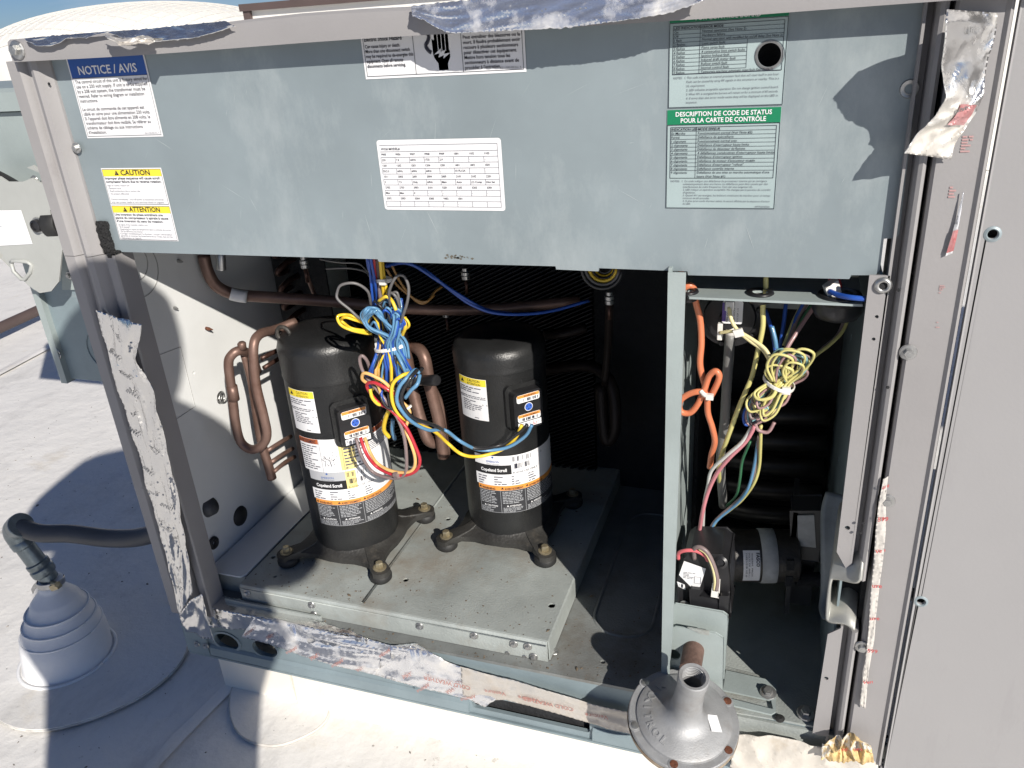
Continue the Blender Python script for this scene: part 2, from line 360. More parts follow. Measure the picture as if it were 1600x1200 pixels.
# text and decals
TXC = {}
def text2d(string, bold=0.0):
    key = (string, bold)
    if key in TXC: return TXC[key]
    cu = bpy.data.curves.new('lettering', 'FONT'); cu.body = string; cu.size = 1; cu.resolution_u = 2; cu.offset = bold
    ob = bpy.data.objects.new('lettering', cu)
    me = ob.to_mesh()
    vs = [(v.co.x, v.co.y) for v in me.vertices]; fs = [tuple(p.vertices) for p in me.polygons]
    ob.to_mesh_clear(); bpy.data.objects.remove(ob); bpy.data.curves.remove(cu)
    TXC[key] = (vs, fs); return TXC[key]
class Decal:
    # local: u right, v down (survey units), h = lift off the surface
    def __init__(s, fn, sub=None): s.fn = fn; s.mb = MB(); s.sub = sub
    def rect(s, u0, v0, u1, v1, material, h=.0008, n=None):
        n = n or (max(1, int(abs(u1 - u0) / s.sub)) if s.sub else 1)
        nv = max(1, int(abs(v1 - v0) / s.sub)) if (s.sub and s.sub < .008) else 1
        s.mb.grid(lambda a, b: s.fn(u0 + (u1 - u0) * a, v0 + (v1 - v0) * b, h), n, nv, material); return s
    def poly(s, pts, material, h=.0008):
        tr = tessellate_polygon([[Vector((a, b, 0)) for a, b in pts]])
        s.mb.add([s.fn(a, b, h) for a, b in pts], [tuple(t) for t in tr], material); return s
    def rr(s, u0, v0, u1, v1, r, material, h=.0008): return s.poly(rrect(u0, v0, u1, v1, r), material, h)
    def box(s, u0, v0, u1, v1, t, material, h=.0014):
        s.rect(u0, v0, u1, v0 + t, material, h); s.rect(u0, v1 - t, u1, v1, material, h); s.rect(u0, v0 + t, u0 + t, v1 - t, material, h); s.rect(u1 - t, v0 + t, u1, v1 - t, material, h); return s
    def text(s, string, u, v, size, material, h=.0016, width=None, bold=0.0, align='l', rot=0):
        vs, fs = text2d(string, bold)
        if not vs: return s
        x0 = min(a for a, b in vs); x1 = max(a for a, b in vs)
        k = size; kx = (width / (x1 - x0)) if width else size
        W_ = (x1 - x0) * kx
        off = {'l': 0, 'c': -W_ / 2, 'r': -W_}[align]
        cr, sr = math.cos(rot), math.sin(rot); out = []
        for a, b in vs:
            aa = (a - x0) * kx + off; bb = -b * k
            out.append(s.fn(u + aa * cr - bb * sr, v + aa * sr + bb * cr, h))
        s.mb.add(out, fs, material); return s
    def lines(s, u0, v0, u1, v1, n, material, h=.0014, dens=.82, th=.42, seed=1, cw=.55):
        R = random.Random(seed); lh = (v1 - v0) / n
        for i in range(n):
            u = u0; end = u1 if R.random() < .6 else u0 + (u1 - u0) * R.uniform(.55, .95)
            while u < end:
                wl = lh * cw * R.randint(2, 7)
                if u + wl > end: break
                s.rect(u, v0 + i * lh + lh * (1 - th) * .5, u + wl, v0 + i * lh + lh * (1 + th) * .5, material, h, 1); u += wl + lh * cw * .9
        return s
    def barcode(s, u0, v0, u1, v1, material, h=.0014, seed=2, n=26):
        R = random.Random(seed); u = u0; st = (u1 - u0) / n
        for i in range(n):
            if R.random() < .62: s.rect(u + i * st, v0, u + i * st + st * R.uniform(.4, 1), v1, material, h, 1)
        return s
    def tri(s, u, v, r, material, h=.0017):
        s.mb.add([s.fn(u, v - r, h), s.fn(u + r, v + r * .75, h), s.fn(u - r, v + r * .75, h)], [(0, 1, 2)], material)
        return s
    def build(s, name, parent, label=None): return s.mb.build(name, None, parent, label)
def flatXZ(y, x0, z0, x1=None, z1=None): return lambda u, v, h: Vector((x0 + u, y - h, z0 - v))

# ================================================================== SETTING
mb = MB(); n = 130
def gx(i, n_, a, b, pw=3):
    t = -1 + 2 * i / n_; return (a + b) / 2 + (b - a) / 2 * (abs(t) ** pw) * (1 if t >= 0 else -1)
def gp(a, b):
    x = gx(a * n, n, -72, 70); y = gx(b * n, n, -70, 74)
    z = GZ
    d = math.hypot(x + 1, y)
    if d < 12: z += .006 * noise.noise(Vector((x * 1.7, y * 1.7, 0))) - .004
    return (x, y, z)
mb.grid(gp, n, n)
tag(mb.build('roof_ground', ROOF, smooth=True), 'white roof membrane with grey dirt and scuffs', kind='structure')

# membrane seams lying on the roof
def strip_sheet(name, pts, wd, material, h=.004, th=.003):
    mb = MB(); P = crm(pts, 8); nn_ = len(P)
    def f(a, b):
        i = min(int(round(a * (nn_ - 1))), nn_ - 1); t = (P[min(i + 1, nn_ - 1)] - P[max(i - 1, 0)]).normalized(); q = Vector((-t.y, t.x, 0))
        return P[i] + q * wd * (b - .5) + Vector((0, 0, h + th * math.sin(b * math.pi)))
    mb.grid(f, nn_ - 1, 5)
    return tag(mb.build(name, material, smooth=True), kind='structure')
strip_sheet('roof_seam', [Z(-150, 662, GZ), Z(0, 583, GZ), Z(80, 541, GZ), Z(220, 472, GZ)], .05, ROOF)
strip_sheet('roof_seam', [Z(395, 1038, GZ), Z(292, 1140, GZ), Z(240, 1195, GZ), Z(150, 1290, GZ)], .03, ROOF, .002, .0015)
pp_ = [Z(*p, GZ) for p in ((368, 1062), (360, 1095), (364, 1130), (385, 1156), (430, 1166), (478, 1150), (508, 1128), (514, 1100), (504, 1066))]
mbp = MB(); mbp.plate([(p.x, p.y) for p in crm(pp_, 4)], [], fXY0(GZ + .0035), .0035) if 0 else None
PATCH = [(p.x, p.y) for p in crm(pp_, 4)]

# distant things on the roof
t = thing('parapet_wall', 'white parapet with dark brown cap at the far left roof edge', 'wall', (-16, 9, GZ))
zt = Y(0, 71, 9).z
MB().box(-40, -8.6, 9, 9.3, GZ, zt).build('wall_face', WALLW, t)
MB().box(-40.1, -8.5, 8.9, 9.4, zt, zt + .09).build('cap', BROWNM, t)
t = thing('rooftop_screen', 'white metal screen wall with brown frame behind the cabinet top', 'wall', (-4.2, 6, GZ))
a = Y(384, 10, 6); b = Y(640, 9, 6)
MB().box(a.x + .03, 3.0, 6.02, 6.2, GZ, a.z - .04).build('panel', WALLW, t)
MB().box(a.x - .03, a.x + .04, 5.98, 6.22, GZ, a.z).build('post', BROWNM, t)
MB().box(a.x - .05, 3.05, 5.96, 6.24, a.z - .04, a.z + .02).build('top_rail', BROWNM, t)
q = Y(457, 6, 6.1)
MB().tube([(q.x, 6.1, a.z), (q.x + .03, 6.1, a.z + 1.0)], .02, 8, 0).build('pole', BROWNM, t)
t = thing('domed_skylight', 'large white dome with a faint grid standing behind the cabinet', 'skylight', (-6.4, 6.6, GZ))
mb = MB(); cx, cy = -6.75, 6.6; R0 = 1.62; HT = .50; zb = -.11
prof = [(R0 * math.cos(u), zb + HT * math.sin(u) ** .9) for u in [i * math.pi / 2 / 18 for i in range(19)]]
prof[-1] = (.001, prof[-1][1])
mb.lathe(prof, (cx, cy, 0), seg=72, cap0=False)
mb.build('dome_shell', WALLW, t, smooth=True)
mb = MB(); mb.lathe([(R0 + .03, GZ), (R0 + .03, zb), (R0, zb + .01)], (cx, cy, 0), seg=48); mb.build('curb_ring', WALLW, t, smooth=True, auto=40)
GRID = mat('dome_seam', (.66, .64, .60), .7)
mb = MB()
def dz(x, y):
    r = min(1, math.hypot(x - cx, y - cy) / R0); u = math.acos(r); return zb + HT * math.sin(u) ** .9 + .004
for k in range(-14, 15):
    o_ = k * R0 / 14.5; hl = math.sqrt(max(0, R0 * R0 - o_ * o_)) * .98
    mb.tube([(cx + o_, cy - hl + 2 * hl * i / 24, dz(cx + o_, cy - hl + 2 * hl * i / 24)) for i in range(25)], .006, 4, 0)
for k in range(-9, 10):
    o_ = k * R0 / 9.5; hl = math.sqrt(max(0, R0 * R0 - o_ * o_)) * .98
    mb.tube([(cx - hl + 2 * hl * i / 24, cy + o_, dz(cx - hl + 2 * hl * i / 24, cy + o_)) for i in range(25)], .004, 4, 0)
o = mb.build('grid_line', GRID, t); o['kind'] = 'stuff'

# brown gas pipe lying over the roof at the left
p0 = Z(-160, 582, GZ + .06); p1 = Z(0, 512, GZ + .06); p2 = Z(75, 478, GZ + .06); p3 = Z(220, 414, GZ + .06)
t = thing('gas_pipe', 'brown steel pipe running over the roof at the far left', 'pipe', (p1.x, p1.y, GZ))
MB().tube([p0, p1, p2, p3], .026, 16, 0).build('pipe', BROWNM, t, smooth=True)
for q in (p0, p3): MB().box(q.x - .05, q.x + .05, q.y - .08, q.y + .08, GZ, GZ + .036).build('support_block', BROWNM, t)

mbp = MB(); mbp.plate(PATCH[::-1], [], fXY(GZ + .001), .003); tag(mbp.build('membrane_patch', ROOF, smooth=False), kind='structure')
mbp = MB(); mbp.tube([Vector((a, b, GZ + .0015)) for a, b in PATCH], .003, 6, 0); tag(mbp.build('patch_edge', PEDGE, smooth=True), kind='structure')

# ================================================================== CABINET
cab = thing('rooftop_unit', 'opened grey rooftop air conditioner cabinet with its service panels off', 'air conditioner', (-.5, .4, -1.165))
# curb under the unit
t = thing('roof_curb', 'cream membrane covered curb under the cabinet', 'curb', (-.5, .4, GZ))
mb = MB(); mb.plate([(-1.09, GZ - .02), (-.9085, GZ - .02), (-.916, -1.166), (-1.09, -1.166)], [], fXZ(.022), 1.08); mb.plate([(-.907, GZ - .02), (2.2, GZ - .02), (2.2, -1.166), (-.9055, -1.166)], [], fXZ(.020), 1.08)
mb.build('curb_wall', CURBM, t)
mb = MB(); mb.box(-.94, -.89, .06, .2, GZ - .02, -1.168); mb.build('gap', INNER, t)

XW = -1.08
# base rail front
def holeXZ(pxs, y=0): return [(Y(a, b, y).x, Y(a, b, y).z) for a, b in pxs]
mb = MB()
h1 = circ(-1.031, -1.120, .030, 20, .021); h2 = circ(-.938, -1.117, .030, 20, .020)
slot = rrect(-.494, -1.152, -.272, -1.118, .006)
mb.plate([(-1.135, -1.165), (2.2, -1.165), (2.2, FZ - .004), (-1.135, FZ - .004)], [h1, h2, slot], fXZ(0), .008)
mb.build('base_rail', GALVB, cab)
for a, b in ((-1.075, -.50), (-.266, 2.2)):
    mb = MB(); mb.extrude([(0.0, -1.136), (-.006, -1.141), (-.0075, -1.160), (0.0, -1.166)], lambda y, z, s_: Vector((s_, y - .0005, z)), a, b)
    mb.build('rail_rib', GALVB, cab)
mb = MB(); mb.box(-1.135, 2.2, -.004, .06, -1.171, -1.1665); mb.build('rail_foot', GALVB, cab)
for h in ((-1.031, -1.120), (-.938, -1.117)):
    mb = MB(); o_ = circ(h[0], h[1], .036, 24, .026); i_ = circ(h[0], h[1], .0295, 24, .0205); mb.plate(o_, [i_], fXZ(-.002), .0018); mb.build('hole_rim', GALVB, cab, smooth=False)
MB().box(-.8, 2.1, .016, .020, -1.164, -1.04).build('slot_shade_sheet', INNER, cab)  # black sheet added behind the rail so its openings read as shade
MB().box(-1.05, -.97, .05, .056, -1.16, -1.04).build('slot_shade_sheet', INNER, cab)
mb = MB(); mb.plate([(-1.135, -1.165), (-1.08, -1.165), (-1.08, -1.09), (-1.135, -1.09)], [], fXZ(-.005), .004); mb.build('corner_plate', GALVB, cab)
for p in ((308, 1006), (322, 1009)): screw(Y(*p, -.006), (0, -1, 0), cab, .8)
MB().box(-1.135, -1.128, 0, 1.1, -1.165, FZ - .004).build('base_rail', GALVB, cab)

# floor with embossed pan and small holes
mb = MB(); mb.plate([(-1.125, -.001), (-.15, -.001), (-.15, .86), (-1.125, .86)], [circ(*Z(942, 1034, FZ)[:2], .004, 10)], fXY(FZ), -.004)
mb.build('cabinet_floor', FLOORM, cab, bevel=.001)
mb = MB(); c_ = Z(930, 830, FZ); P_ = rrect(-.30, .12, -.19, .52, .05, 8)
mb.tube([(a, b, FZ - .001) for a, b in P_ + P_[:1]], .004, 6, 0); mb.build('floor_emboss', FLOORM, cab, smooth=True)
# furnace side floor
mb = MB(); mb.plate([(-.146, -.001), (.10, -.001), (.10, .6), (-.146, .6)], [], fXY(FZ), -.004); mb.build('cabinet_floor', GALVD, cab)

# side, roof, back and partition sheets
mb = MB(); ob_ = [(.028, FZ), (.86, FZ), (.86, -.02), (.028, -.02)]
hs = [circ(.200, -.667, .014, 16), circ(.143, -.587, .0035, 10)]
mb.plate(ob_, hs, fYZ(XW), -.006); mb.build('inner_side_wall', GALVW, cab)
MB().box(-1.134, -1.128, .03, 1.1, FZ, -.01).build('outer_side_panel', MAUVE, cab)
def wallcirc(y, z, r, name='knockout_ring', wr=.0009, material=GALV):
    mb = MB(); mb.tube([(XW + .0006, y + r * math.cos(i * math.pi / 16), z + r * math.sin(i * math.pi / 16)) for i in range(33)], wr, 5, 0); return mb.build(name, material, cab)
KO = mat('score_line', (.35, .35, .34), .6)
wallcirc(.069, -.347, .030, material=KO); wallcirc(.072, -.36, .048, material=KO); wallcirc(.039, -.844, .011, material=KO)
mb = MB(); q = [XX(*p, XW + .0006) for p in ((235, 560), (282, 542), (305, 635), (262, 664))]; mb.tube(q + q[:1], .0007, 4, 0); mb.build('score_outline', KO, cab)
q = XX(375, 806, XW); mb = MB(); mb.lathe([(.001, .009), (.014, .008), (.021, .003), (.022, 0)], q, (1, 0, 0), 24, cap0=True, cap1=False); mb.build('hole_plug', RUBBER, cab, smooth=True)
q = XX(332, 848, XW); mb = MB(); mb.tube([q + Vector((.003, .009 * math.cos(i * math.pi / 10), .009 * math.sin(i * math.pi / 10))) for i in range(21)], .005, 8, 0); mb.build('grommet', RUBBER, cab, smooth=True)
mb = MB(); q = Vector((XW, .2, -.667)); mb.tube([q + Vector((-.02 + i * .0006, .010 * math.cos(i * .55), .010 * math.sin(i * .55))) for i in range(46)], .0018, 5, 0); mb.build('coil_spring', ZINC, cab, smooth=True)
for p, l in (((278, 408), .010), ((322, 513), .014), ((240, 555), .013), ((272, 481), .008)):
    q = XX(*p, XW); mb = MB(); mb.lathe([(.0035, 0), (.0035, l * .5), (.001, l * 1.3)], q, (1, -.15, -.05), 8); mb.build('screw_tip', ZINC if p[0] != 322 else RUST, cab)
q = XX(268, 483, XW)
# cabinet top, insulation on its underside
MB().box(-1.13, 2.6, .0, 1.15, .0, .008).build('cabinet_top', MAUVE, cab)
MB().box(-1.07, 2.5, .15, .86, -.018, -.001).build('top_insulation', INNER, cab)
MB().box(-1.13, .1, .87, .88, FZ, -.002).build('cabinet_back', INNER, cab)
# control box floor behind the panel
MB().box(-1.06, -.14, .16, .165, -.30, -.02).build('control_box_back', INNER, cab)
MB().box(-1.06, .09, .10, .16, -.285, -.28).build('control_box_floor', INNER, cab)

# partition between compressor bay and burner bay, with slots
slots = []
for k, (yy, zz) in enumerate(((.075, -.845), (.092, -.83), (.13, -.885), (.15, -.875))):
    slots.append([(yy, zz - .022), (yy + .004, zz - .022), (yy + .004, zz + .022), (yy, zz + .022)])
slots = []
for quad in (((930, 846), (933, 847), (940, 801), (938, 800)), ((935, 838), (939, 839), (942, 812), (940, 811)), ((943, 853), (947, 855), (951, 836), (947, 835)), ((926, 848), (928, 849), (931, 830), (930, 829))):
    pl_ = []
    for p in quad:
        q = Z(*p, FZ); k_ = (-.1475 - q.x) / SUN.x; q = q + SUN * k_; pl_.append((q.y, q.z))
    slots.append(pl_)
for k in range(5): slots.append([(.05, -.42 - .07 * k), (.053, -.42 - .07 * k), (.053, -.37 - .07 * k), (.05, -.37 - .07 * k)])
mb = MB(); mb.plate([(-.009, FZ), (.86, FZ), (.86, -.30), (-.009, -.30)], slots, fYZ(-.1475), .004); mb.build('partition', GALVX, cab)
mb = MB(); zt_ = -.305
mb.plate([(-.1475, FZ - .002), (-.1345, FZ - .002), (-.1345, -.95), (-.131, -.90), (-.1265, -.5), (-.1255, zt_), (-.1475, zt_)], [], fXZ(-.012), .003)
mb.build('partition_flange', GALVX, cab, bevel=.0008)

# left corner post
prof = [(-1.135, .05), (-1.135, -.017), (-1.132, -.02), (-1.111, -.02), (-1.107, -.016), (-1.104, -.010), (-1.098, -.007), (-1.094, -.012), (-1.090, -.019), (-1.082, -.022), (-1.075, -.019), (-1.071, -.010), (-1.066, -.004), (-1.061, -.003),
        (-1.056, -.010), (-1.0535, -.012), (-1.040, -.012), (-1.038, -.009), (-1.038, .03), (-1.041, .03), (-1.041, -.006), (-1.12, .012), (-1.125, .05)]
prof = [(a, b) for a, b in prof]
mb = MB(); mb.extrude(prof, lambda x, y, z: Vector((x, y, z)), -.31, -1.05); mb.build('corner_post', MAUVE, cab, smooth=True, auto=25)
prof2 = prof[:13] + [(-1.0655, .0), (-1.0655, .03), (-1.07, .03), (-1.12, .012), (-1.125, .05)]
mb = MB(); mb.extrude(prof2, lambda x, y, z: Vector((x, y, z)), -.012, -.309); mb.build('corner_post_upper', MAUVE, cab, smooth=True, auto=25)
for p in ((127, 339), (149, 406), (77, 131)):
    q = Y(*p, -.0135); mb = MB(); mb.lathe([(.0022, 0), (.0022, .001)], q, (0, -1, 0), 10); mb.build('screw_hole', INNER, cab)
q = Y(171, 399, -.0128); mb = MB(); mb.box(q.x - .004, q.x + .004, q.y - .001, q.y, q.z - .004, q.z + .004); mb.build('square_hole', INNER, cab)
q = Y(146, 430, -.0205); screw(Y(120, 231, -.005), (0, -1, 0), cab, .95)
# black foam at panel corners
mb = MB(); mb.grid(lambda a, b: Vector((-1.062 + .02 * a, -.003 - .006 * noise.noise(Vector((a * 9, b * 9, 3))), -.255 - .052 * b)), 8, 14); mb.build('foam_seal', FOAM, cab, solid=.008)
mb = MB(); mb.grid(lambda a, b: Vector((.072 + .022 * a, .014 - .004 * noise.noise(Vector((a * 9, b * 12, 7))), -.252 - .045 * b)), 10, 16); mb.build('foam_seal', FOAM, cab, solid=.008)

# top rail
rf = -.038
prof = [(rf, -.0135), (rf - .001, .004), (rf + .001, .013), (rf + .006, .0165), (.02, .0175), (.02, .0125), (rf + .006, .0115), (rf + .004, .006), (rf + .0025, -.0135)]
mb = MB(); mb.extrude(prof, lambda y, z, x: Vector((x, y, z + .0012 * math.sin(x * 9) + .004 * math.exp(-((x + .6) / .13) ** 2) * (1 if z > 0 else 0))), -1.098, 2.6, n=60); mb.build('top_rail', MAUVE, cab, smooth=True, auto=30)
screw(Y(28, 78, rf - .001), (0, -1, 0), cab, 1.5)

# control panel cover
pts = [(-1.066, -.006), (-1.0645, -.262), (-1.0445, -.262), (-1.0445, -.3025), (-1.032, -.3025), (-1.030, -.3055)]
def pz(px, py): q = Y(px, py, 0); return (q.x, q.z)
pts += [pz(590, 405), pz(592, 409), pz(868, 416), pz(869, 421), pz(935, 424), pz(936, 419), pz(1074, 424), pz(1075, 430), pz(1327, 436), pz(1330, 430), pz(1368, 430), pz(1375, 422), pz(1381, 373), pz(1400, 372), pz(1405, 366)]
pts += [(.1085, -.006)]
pts = pts[::-1]
mb = MB(); mb.plate(pts, [circ(*pz(1202, 86), .0125, 22)], fXZ(0), .004)
pan = mb.build('control_panel_cover', GALV, cab, label='blue grey galvanized cover sheet across the top of the bay', bevel=.0012)
q = Y(1202, 86, .0); mb = MB(); mb.lathe([(.0125, -.001), (.0150, -.001), (.0150, .001), (.0125, .001)], q, (0, -1, 0), 28, cap0=False, cap1=False); mb.build('hole_rim', ZINC, pan)
MB().box(q.x - .05, q.x + .05, .03, .035, q.z - .05, q.z + .05).build('dark_board', INNER, pan)
q = Y(1421, 139, 0); mb = MB(); mb.lathe([(.005, .001), (.009, .001), (.010, .0), (.009, .0022), (.006, .0018)], q, (0, -1, 0), 24, cap0=False, cap1=False); mb.build('knockout_ring', ZINC, pan)

mb = MB(); R5 = random.Random(8)
for k in range(46):
    x_, z_ = R5.uniform(-1.0, .08), R5.uniform(-.29, -.07); l_ = R5.uniform(.004, .022); a_ = R5.gauss(1.3, .7); u_ = Vector((math.cos(a_), 0, math.sin(a_))) * l_; w_ = Vector((0, 0, .00022)) + Vector((.00022, 0, 0)); c_ = Vector((x_, -.0004, z_))
    mb.add([c_ - u_, c_ + w_, c_ + u_, c_ - w_], [(0, 1, 2, 3)])
o = mb.build('scratch', mat('scratch_mark', (.52, .57, .58), .5, .2), pan); o['kind'] = 'stuff'
mb = MB()
for k in range(26):
    x_ = Y(R5.gauss(716, 10), 400, 0).x; c_ = Vector((x_, -.0005, -.300 + abs(R5.gauss(0, .0028)))); l_ = R5.uniform(.0008, .003)
    mb.add([c_ + Vector((-l_, 0, 0)), c_ + Vector((0, 0, l_ * .6)), c_ + Vector((l_, 0, 0)), c_ + Vector((0, 0, -l_ * .6))], [(0, 1, 2, 3)])
o = mb.build('dirt_smudge', mat('edge_dirt', (.12, .105, .08), .9), pan); o['kind'] = 'stuff'
# ---- labels on the cover
def D(px, py, y=0): q = Y(px, py, y); return q.x, q.z
# notice
x0, z0 = -1.036, -.012; W_, H_ = .144, .115
d = Decal(flatXZ(0, x0, z0)); d.rect(0, 0, W_, H_, WHITE)
d.rect(.0025, .0005, W_ - .0025, .029, BLUE, .0012); d.text('NOTICE / AVIS', W_ / 2, .0245, .0165, WHITE, .0017, width=.108, bold=.018, align='c')
d.box(.0025, .029, W_ - .0025, H_ - .0025, .0006, INK)
ls = ['The control circuit of this unit is factory wired for', 'use on a 230 volt supply. If unit is to be supplied', 'by a 208 volt system, the transformer must be', 'rewired. Refer to wiring diagram or installation', 'instructions.', '',
      'Le circuit de commande de cet appareil est', 'c\u00e2bl\u00e9 en usine pour une alimentation 230 volts.', "Si l'appareil doit \u00eatre aliment\u00e9 en 208 volts, le", 'transformateur doit \u00eatre rec\u00e2bl\u00e9. Se r\u00e9f\u00e9rer au', 'sch\u00e9ma de c\u00e2blage ou aux instructions', "d'installation."]
wd_ = [.134, .132, .126, .122, .034, 0, .116, .125, .123, .122, .105, .035]
for i, s_ in enumerate(ls):
    if s_: d.text(s_, .006, .0365 + i * .0067 - (.0015 if i > 5 else 0), .0066, INK, width=wd_[i], bold=.006)
d.text('036-21306-002 Rev. C', W_ - .005, H_ - .0045, .003, INKG, align='r')
d.build('notice_label', pan, 'blue headed white notice label')
# caution
x0, z0 = -1.026, -.172; W_, H_ = .116, .113
d = Decal(flatXZ(0, x0, z0)); d.rect(0, 0, W_, H_, WHITE)
for off, head, bl in ((0, 'CAUTION', ['Improper phase sequence will cause scroll', 'compressor failure due to reverse rotation.']), (.0565, 'ATTENTION', ['Une inversion de phase entra\u00eenera une', 'panne du compresseur \u00e0 spirale \u00e0 cause', "d'une inversion du sens de rotation."])):
    d.rect(.0018, off + .002, W_ - .0018, off + .0125, YEL, .0012); d.box(.0015, off + .0017, W_ - .0015, off + .0555, .0006, INK)
    d.text(head, W_ / 2 + .007, off + .0107, .0110, INK, bold=.02, align='c', width=.056 if off == 0 else .060)
    d.tri(W_ / 2 - (.029 if off == 0 else .031), off + .0075, .0042, INK); d.text('!', W_ / 2 - (.0296 if off == 0 else .0316), off + .0100, .0055, YEL, .0022)
    for i, s_ in enumerate(bl): d.text(s_, .004, off + .0170 + i * .0052, .0050, INK, bold=.02, width=(.105, .107, .088)[i] if off == 0 else (.094, .103, .092)[i])
    k = len(bl)
    rest = (['Signs of reverse rotation are:', '    \u2022 Excessive noise', '    \u2022 Rapid temperature rise on suction tube', '    \u2022 No pressure differential', '', 'Correct immediately - shut off power at disconnect and switch', 'any two power leads at unit terminal block or pigtails.'] if off == 0 else
            ["Les signes d'une mauvaise rotation sont:", '    \u2022 Bruit excessif', "    \u2022 Augmentation rapide de temp\u00e9rature dans la conduite de succion", '    \u2022 Pas de diff\u00e9rence de pression', "Corriger imm\u00e9diatement la situation - couper l'alimentation", "g\u00e9n\u00e9rale et inverser les branchements au niveau des bornes", "d'alimentation de l'appareil."])
    for i, s_ in enumerate(rest):
        if s_: d.text(s_, .005, off + .0172 + k * .0052 + i * (.0043 if off == 0 else .0036), .0037, INKG, width=None if len(s_) < 45 else .102)
d.build('caution_label', pan, 'white caution and attention label with two yellow bands')
# shock label
x0, z0 = -.545, -.004; W_, H_ = .2205, .0575
d = Decal(flatXZ(0, x0, z0)); d.rect(0, 0, W_, H_, WHITE); d.box(.003, .0, W_ - .003, H_ - .003, .0006, INK)
d.rect(.073, 0, .0736, H_ - .003, INK, .0014); d.rect(.138, 0, .1386, H_ - .003, INK, .0014)
d.text('Electric Shock Hazard', .005, .0125, .0066, INK, bold=.025, width=.053)
for i, (s_, w2) in enumerate((('Can cause injury or death.', .050), ('More than one disconnect switch', .063), ('may be required to de-energize this', .067), ('equipment. Open all remote', .052), ('disconnects before servicing.', .055))):
    d.text(s_, .005, .0205 + i * .0058, .0056, INK, bold=.018, width=w2)
d.text('Risque De Choc \u00c9lectrique', .141, .0085, .0070, INK, bold=.025, width=.073)
for i, (s_, w2) in enumerate((('Peut entra\u00eener des blessures ou la', .074), ('mort. Il faudra probablement avoir', .074), ('recours \u00e0 plusieurs sectionneurs', .071), ('pour d\u00e9sactiver cet \u00e9quipement.', .069), ('Mettre hors tension tous les', .060), ('sectionneurs \u00e0 distance avant de', .071), ("proc\u00e9der \u00e0 l'entretien.", .047))):
    d.text(s_, .141, .0165 + i * .0058, .0056, INK, bold=.018, width=w2)
d.text('035-17095-000 Rev. A', W_ - .006, H_ - .005, .003, INKG, align='r')
hx, hy = .111, .0
d.poly([(hx - .012, .031), (hx + .011, .028), (hx + .011, .036), (hx + .007, .043), (hx + .007, .051), (hx - .006, .051), (hx - .006, .043), (hx - .011, .036)], INK)
for i, (a, b) in enumerate(((-.007, .006), (-.002, .004), (.003, .005), (.008, .009))): d.poly(rrect(hx + a - .0021, b, hx + a + .0021, .031, .002, 3), INK)
d.poly([(hx - .0125, .014), (hx - .0085, .016), (hx - .008, .031), (hx - .012, .032)], INK)
d.poly([(hx - .011, .0325), (hx - .0005, .0255), (hx - .0015, .0295), (hx + .005, .0275), (hx + .003, .032), (hx + .012, .031), (hx + .0015, .0375), (hx + .0025, .0335), (hx - .005, .036), (hx - .003, .031)], WHITE, .0013)
P = crm([(hx - .022, .006, 0), (hx - .0155, .009, 0), (hx - .017, .016, 0), (hx - .021, .021, 0), (hx - .018, .027, 0), (hx - .014, .030, 0)], 6)
for i in range(len(P) - 1):
    a_, b_ = P[i], P[i + 1]; tt = (b_ - a_).normalized(); q_ = Vector((-tt.y, tt.x, 0)) * .0023
    d.mb.add([d.fn(*(a_ + q_)[:2], .0014), d.fn(*(b_ + q_)[:2], .0014), d.fn(*(b_ - q_)[:2], .0014), d.fn(*(a_ - q_)[:2], .0014)], [(0, 1, 2, 3)], INK)
d.build('shock_hazard_label', pan, 'white electric shock label with a black hand symbol')
# data table label
A, B, C_, E_ = (Y(586, 219, 0), Y(781, 213, 0), Y(788, 327, 0), Y(600, 328, 0)); x0, z0 = A.x + .002, A.z + .0; W_, H_ = .178, .0935
d = Decal(flatXZ(0, x0, z0)); d.rr(0, 0, W_, H_, .004, WHITE)
rows = [['9905', '9906', '9907', '9908', '9909', '1001', '1102', '1103'], ['235', '7.5', '60Hz', '1725', '2.9', '-', '-', '-'], ['1201', '1202', '1203', '1204', '1205', '1401', '1402', '1501'], ['DI:2.3', '60Hz', '60Hz', '60Hz', '-', '15 FL12A', '', '-'], ['1511', '2003', '2001', '2004', '2005', '2101', '2102', '2201'],
        ['3', '7.5', 'Only', '60Hz', 'Main', 'Auto', '(1) Comp', 'Not Set'], ['2702', '2703', '2903', '5101', '5201', '5202', '5203', '5301'], ['Max', 'Max', '0', '-', '-', '-', '-', '-'], ['5302', '5303', '5304', '5305', '9402', '1501', '', ''], ['-', '-', '-', '-', '-', '-', '', '']]
d.text('WO# MODEL#', .006, .013, .0042, INK, bold=.01)
y_ = .0065
for i in range(12):
    yy = .0065 if i == 0 else .015 + (i - 1) * .00735
    d.rect(.004, yy, W_ - .005, yy + .00045, INKG, .0014)
for i, r_ in enumerate(rows):
    yy = .015 + i * .00735
    for j, s_ in enumerate(r_):
        xx = .0055 + j * .0213
        if s_: d.text(s_, xx, yy + .0050, .0038, INK if i < 9 else INKG, bold=.008)
        if i % 2: d.rect(xx - .0015, yy, xx - .0011, yy + .00735, INKG, .0015)
d.rect(W_ - .0054, .0065, W_ - .005, .0885, INKG, .0015)
d.build('data_table_label', pan, 'white rounded table label in the middle of the cover')
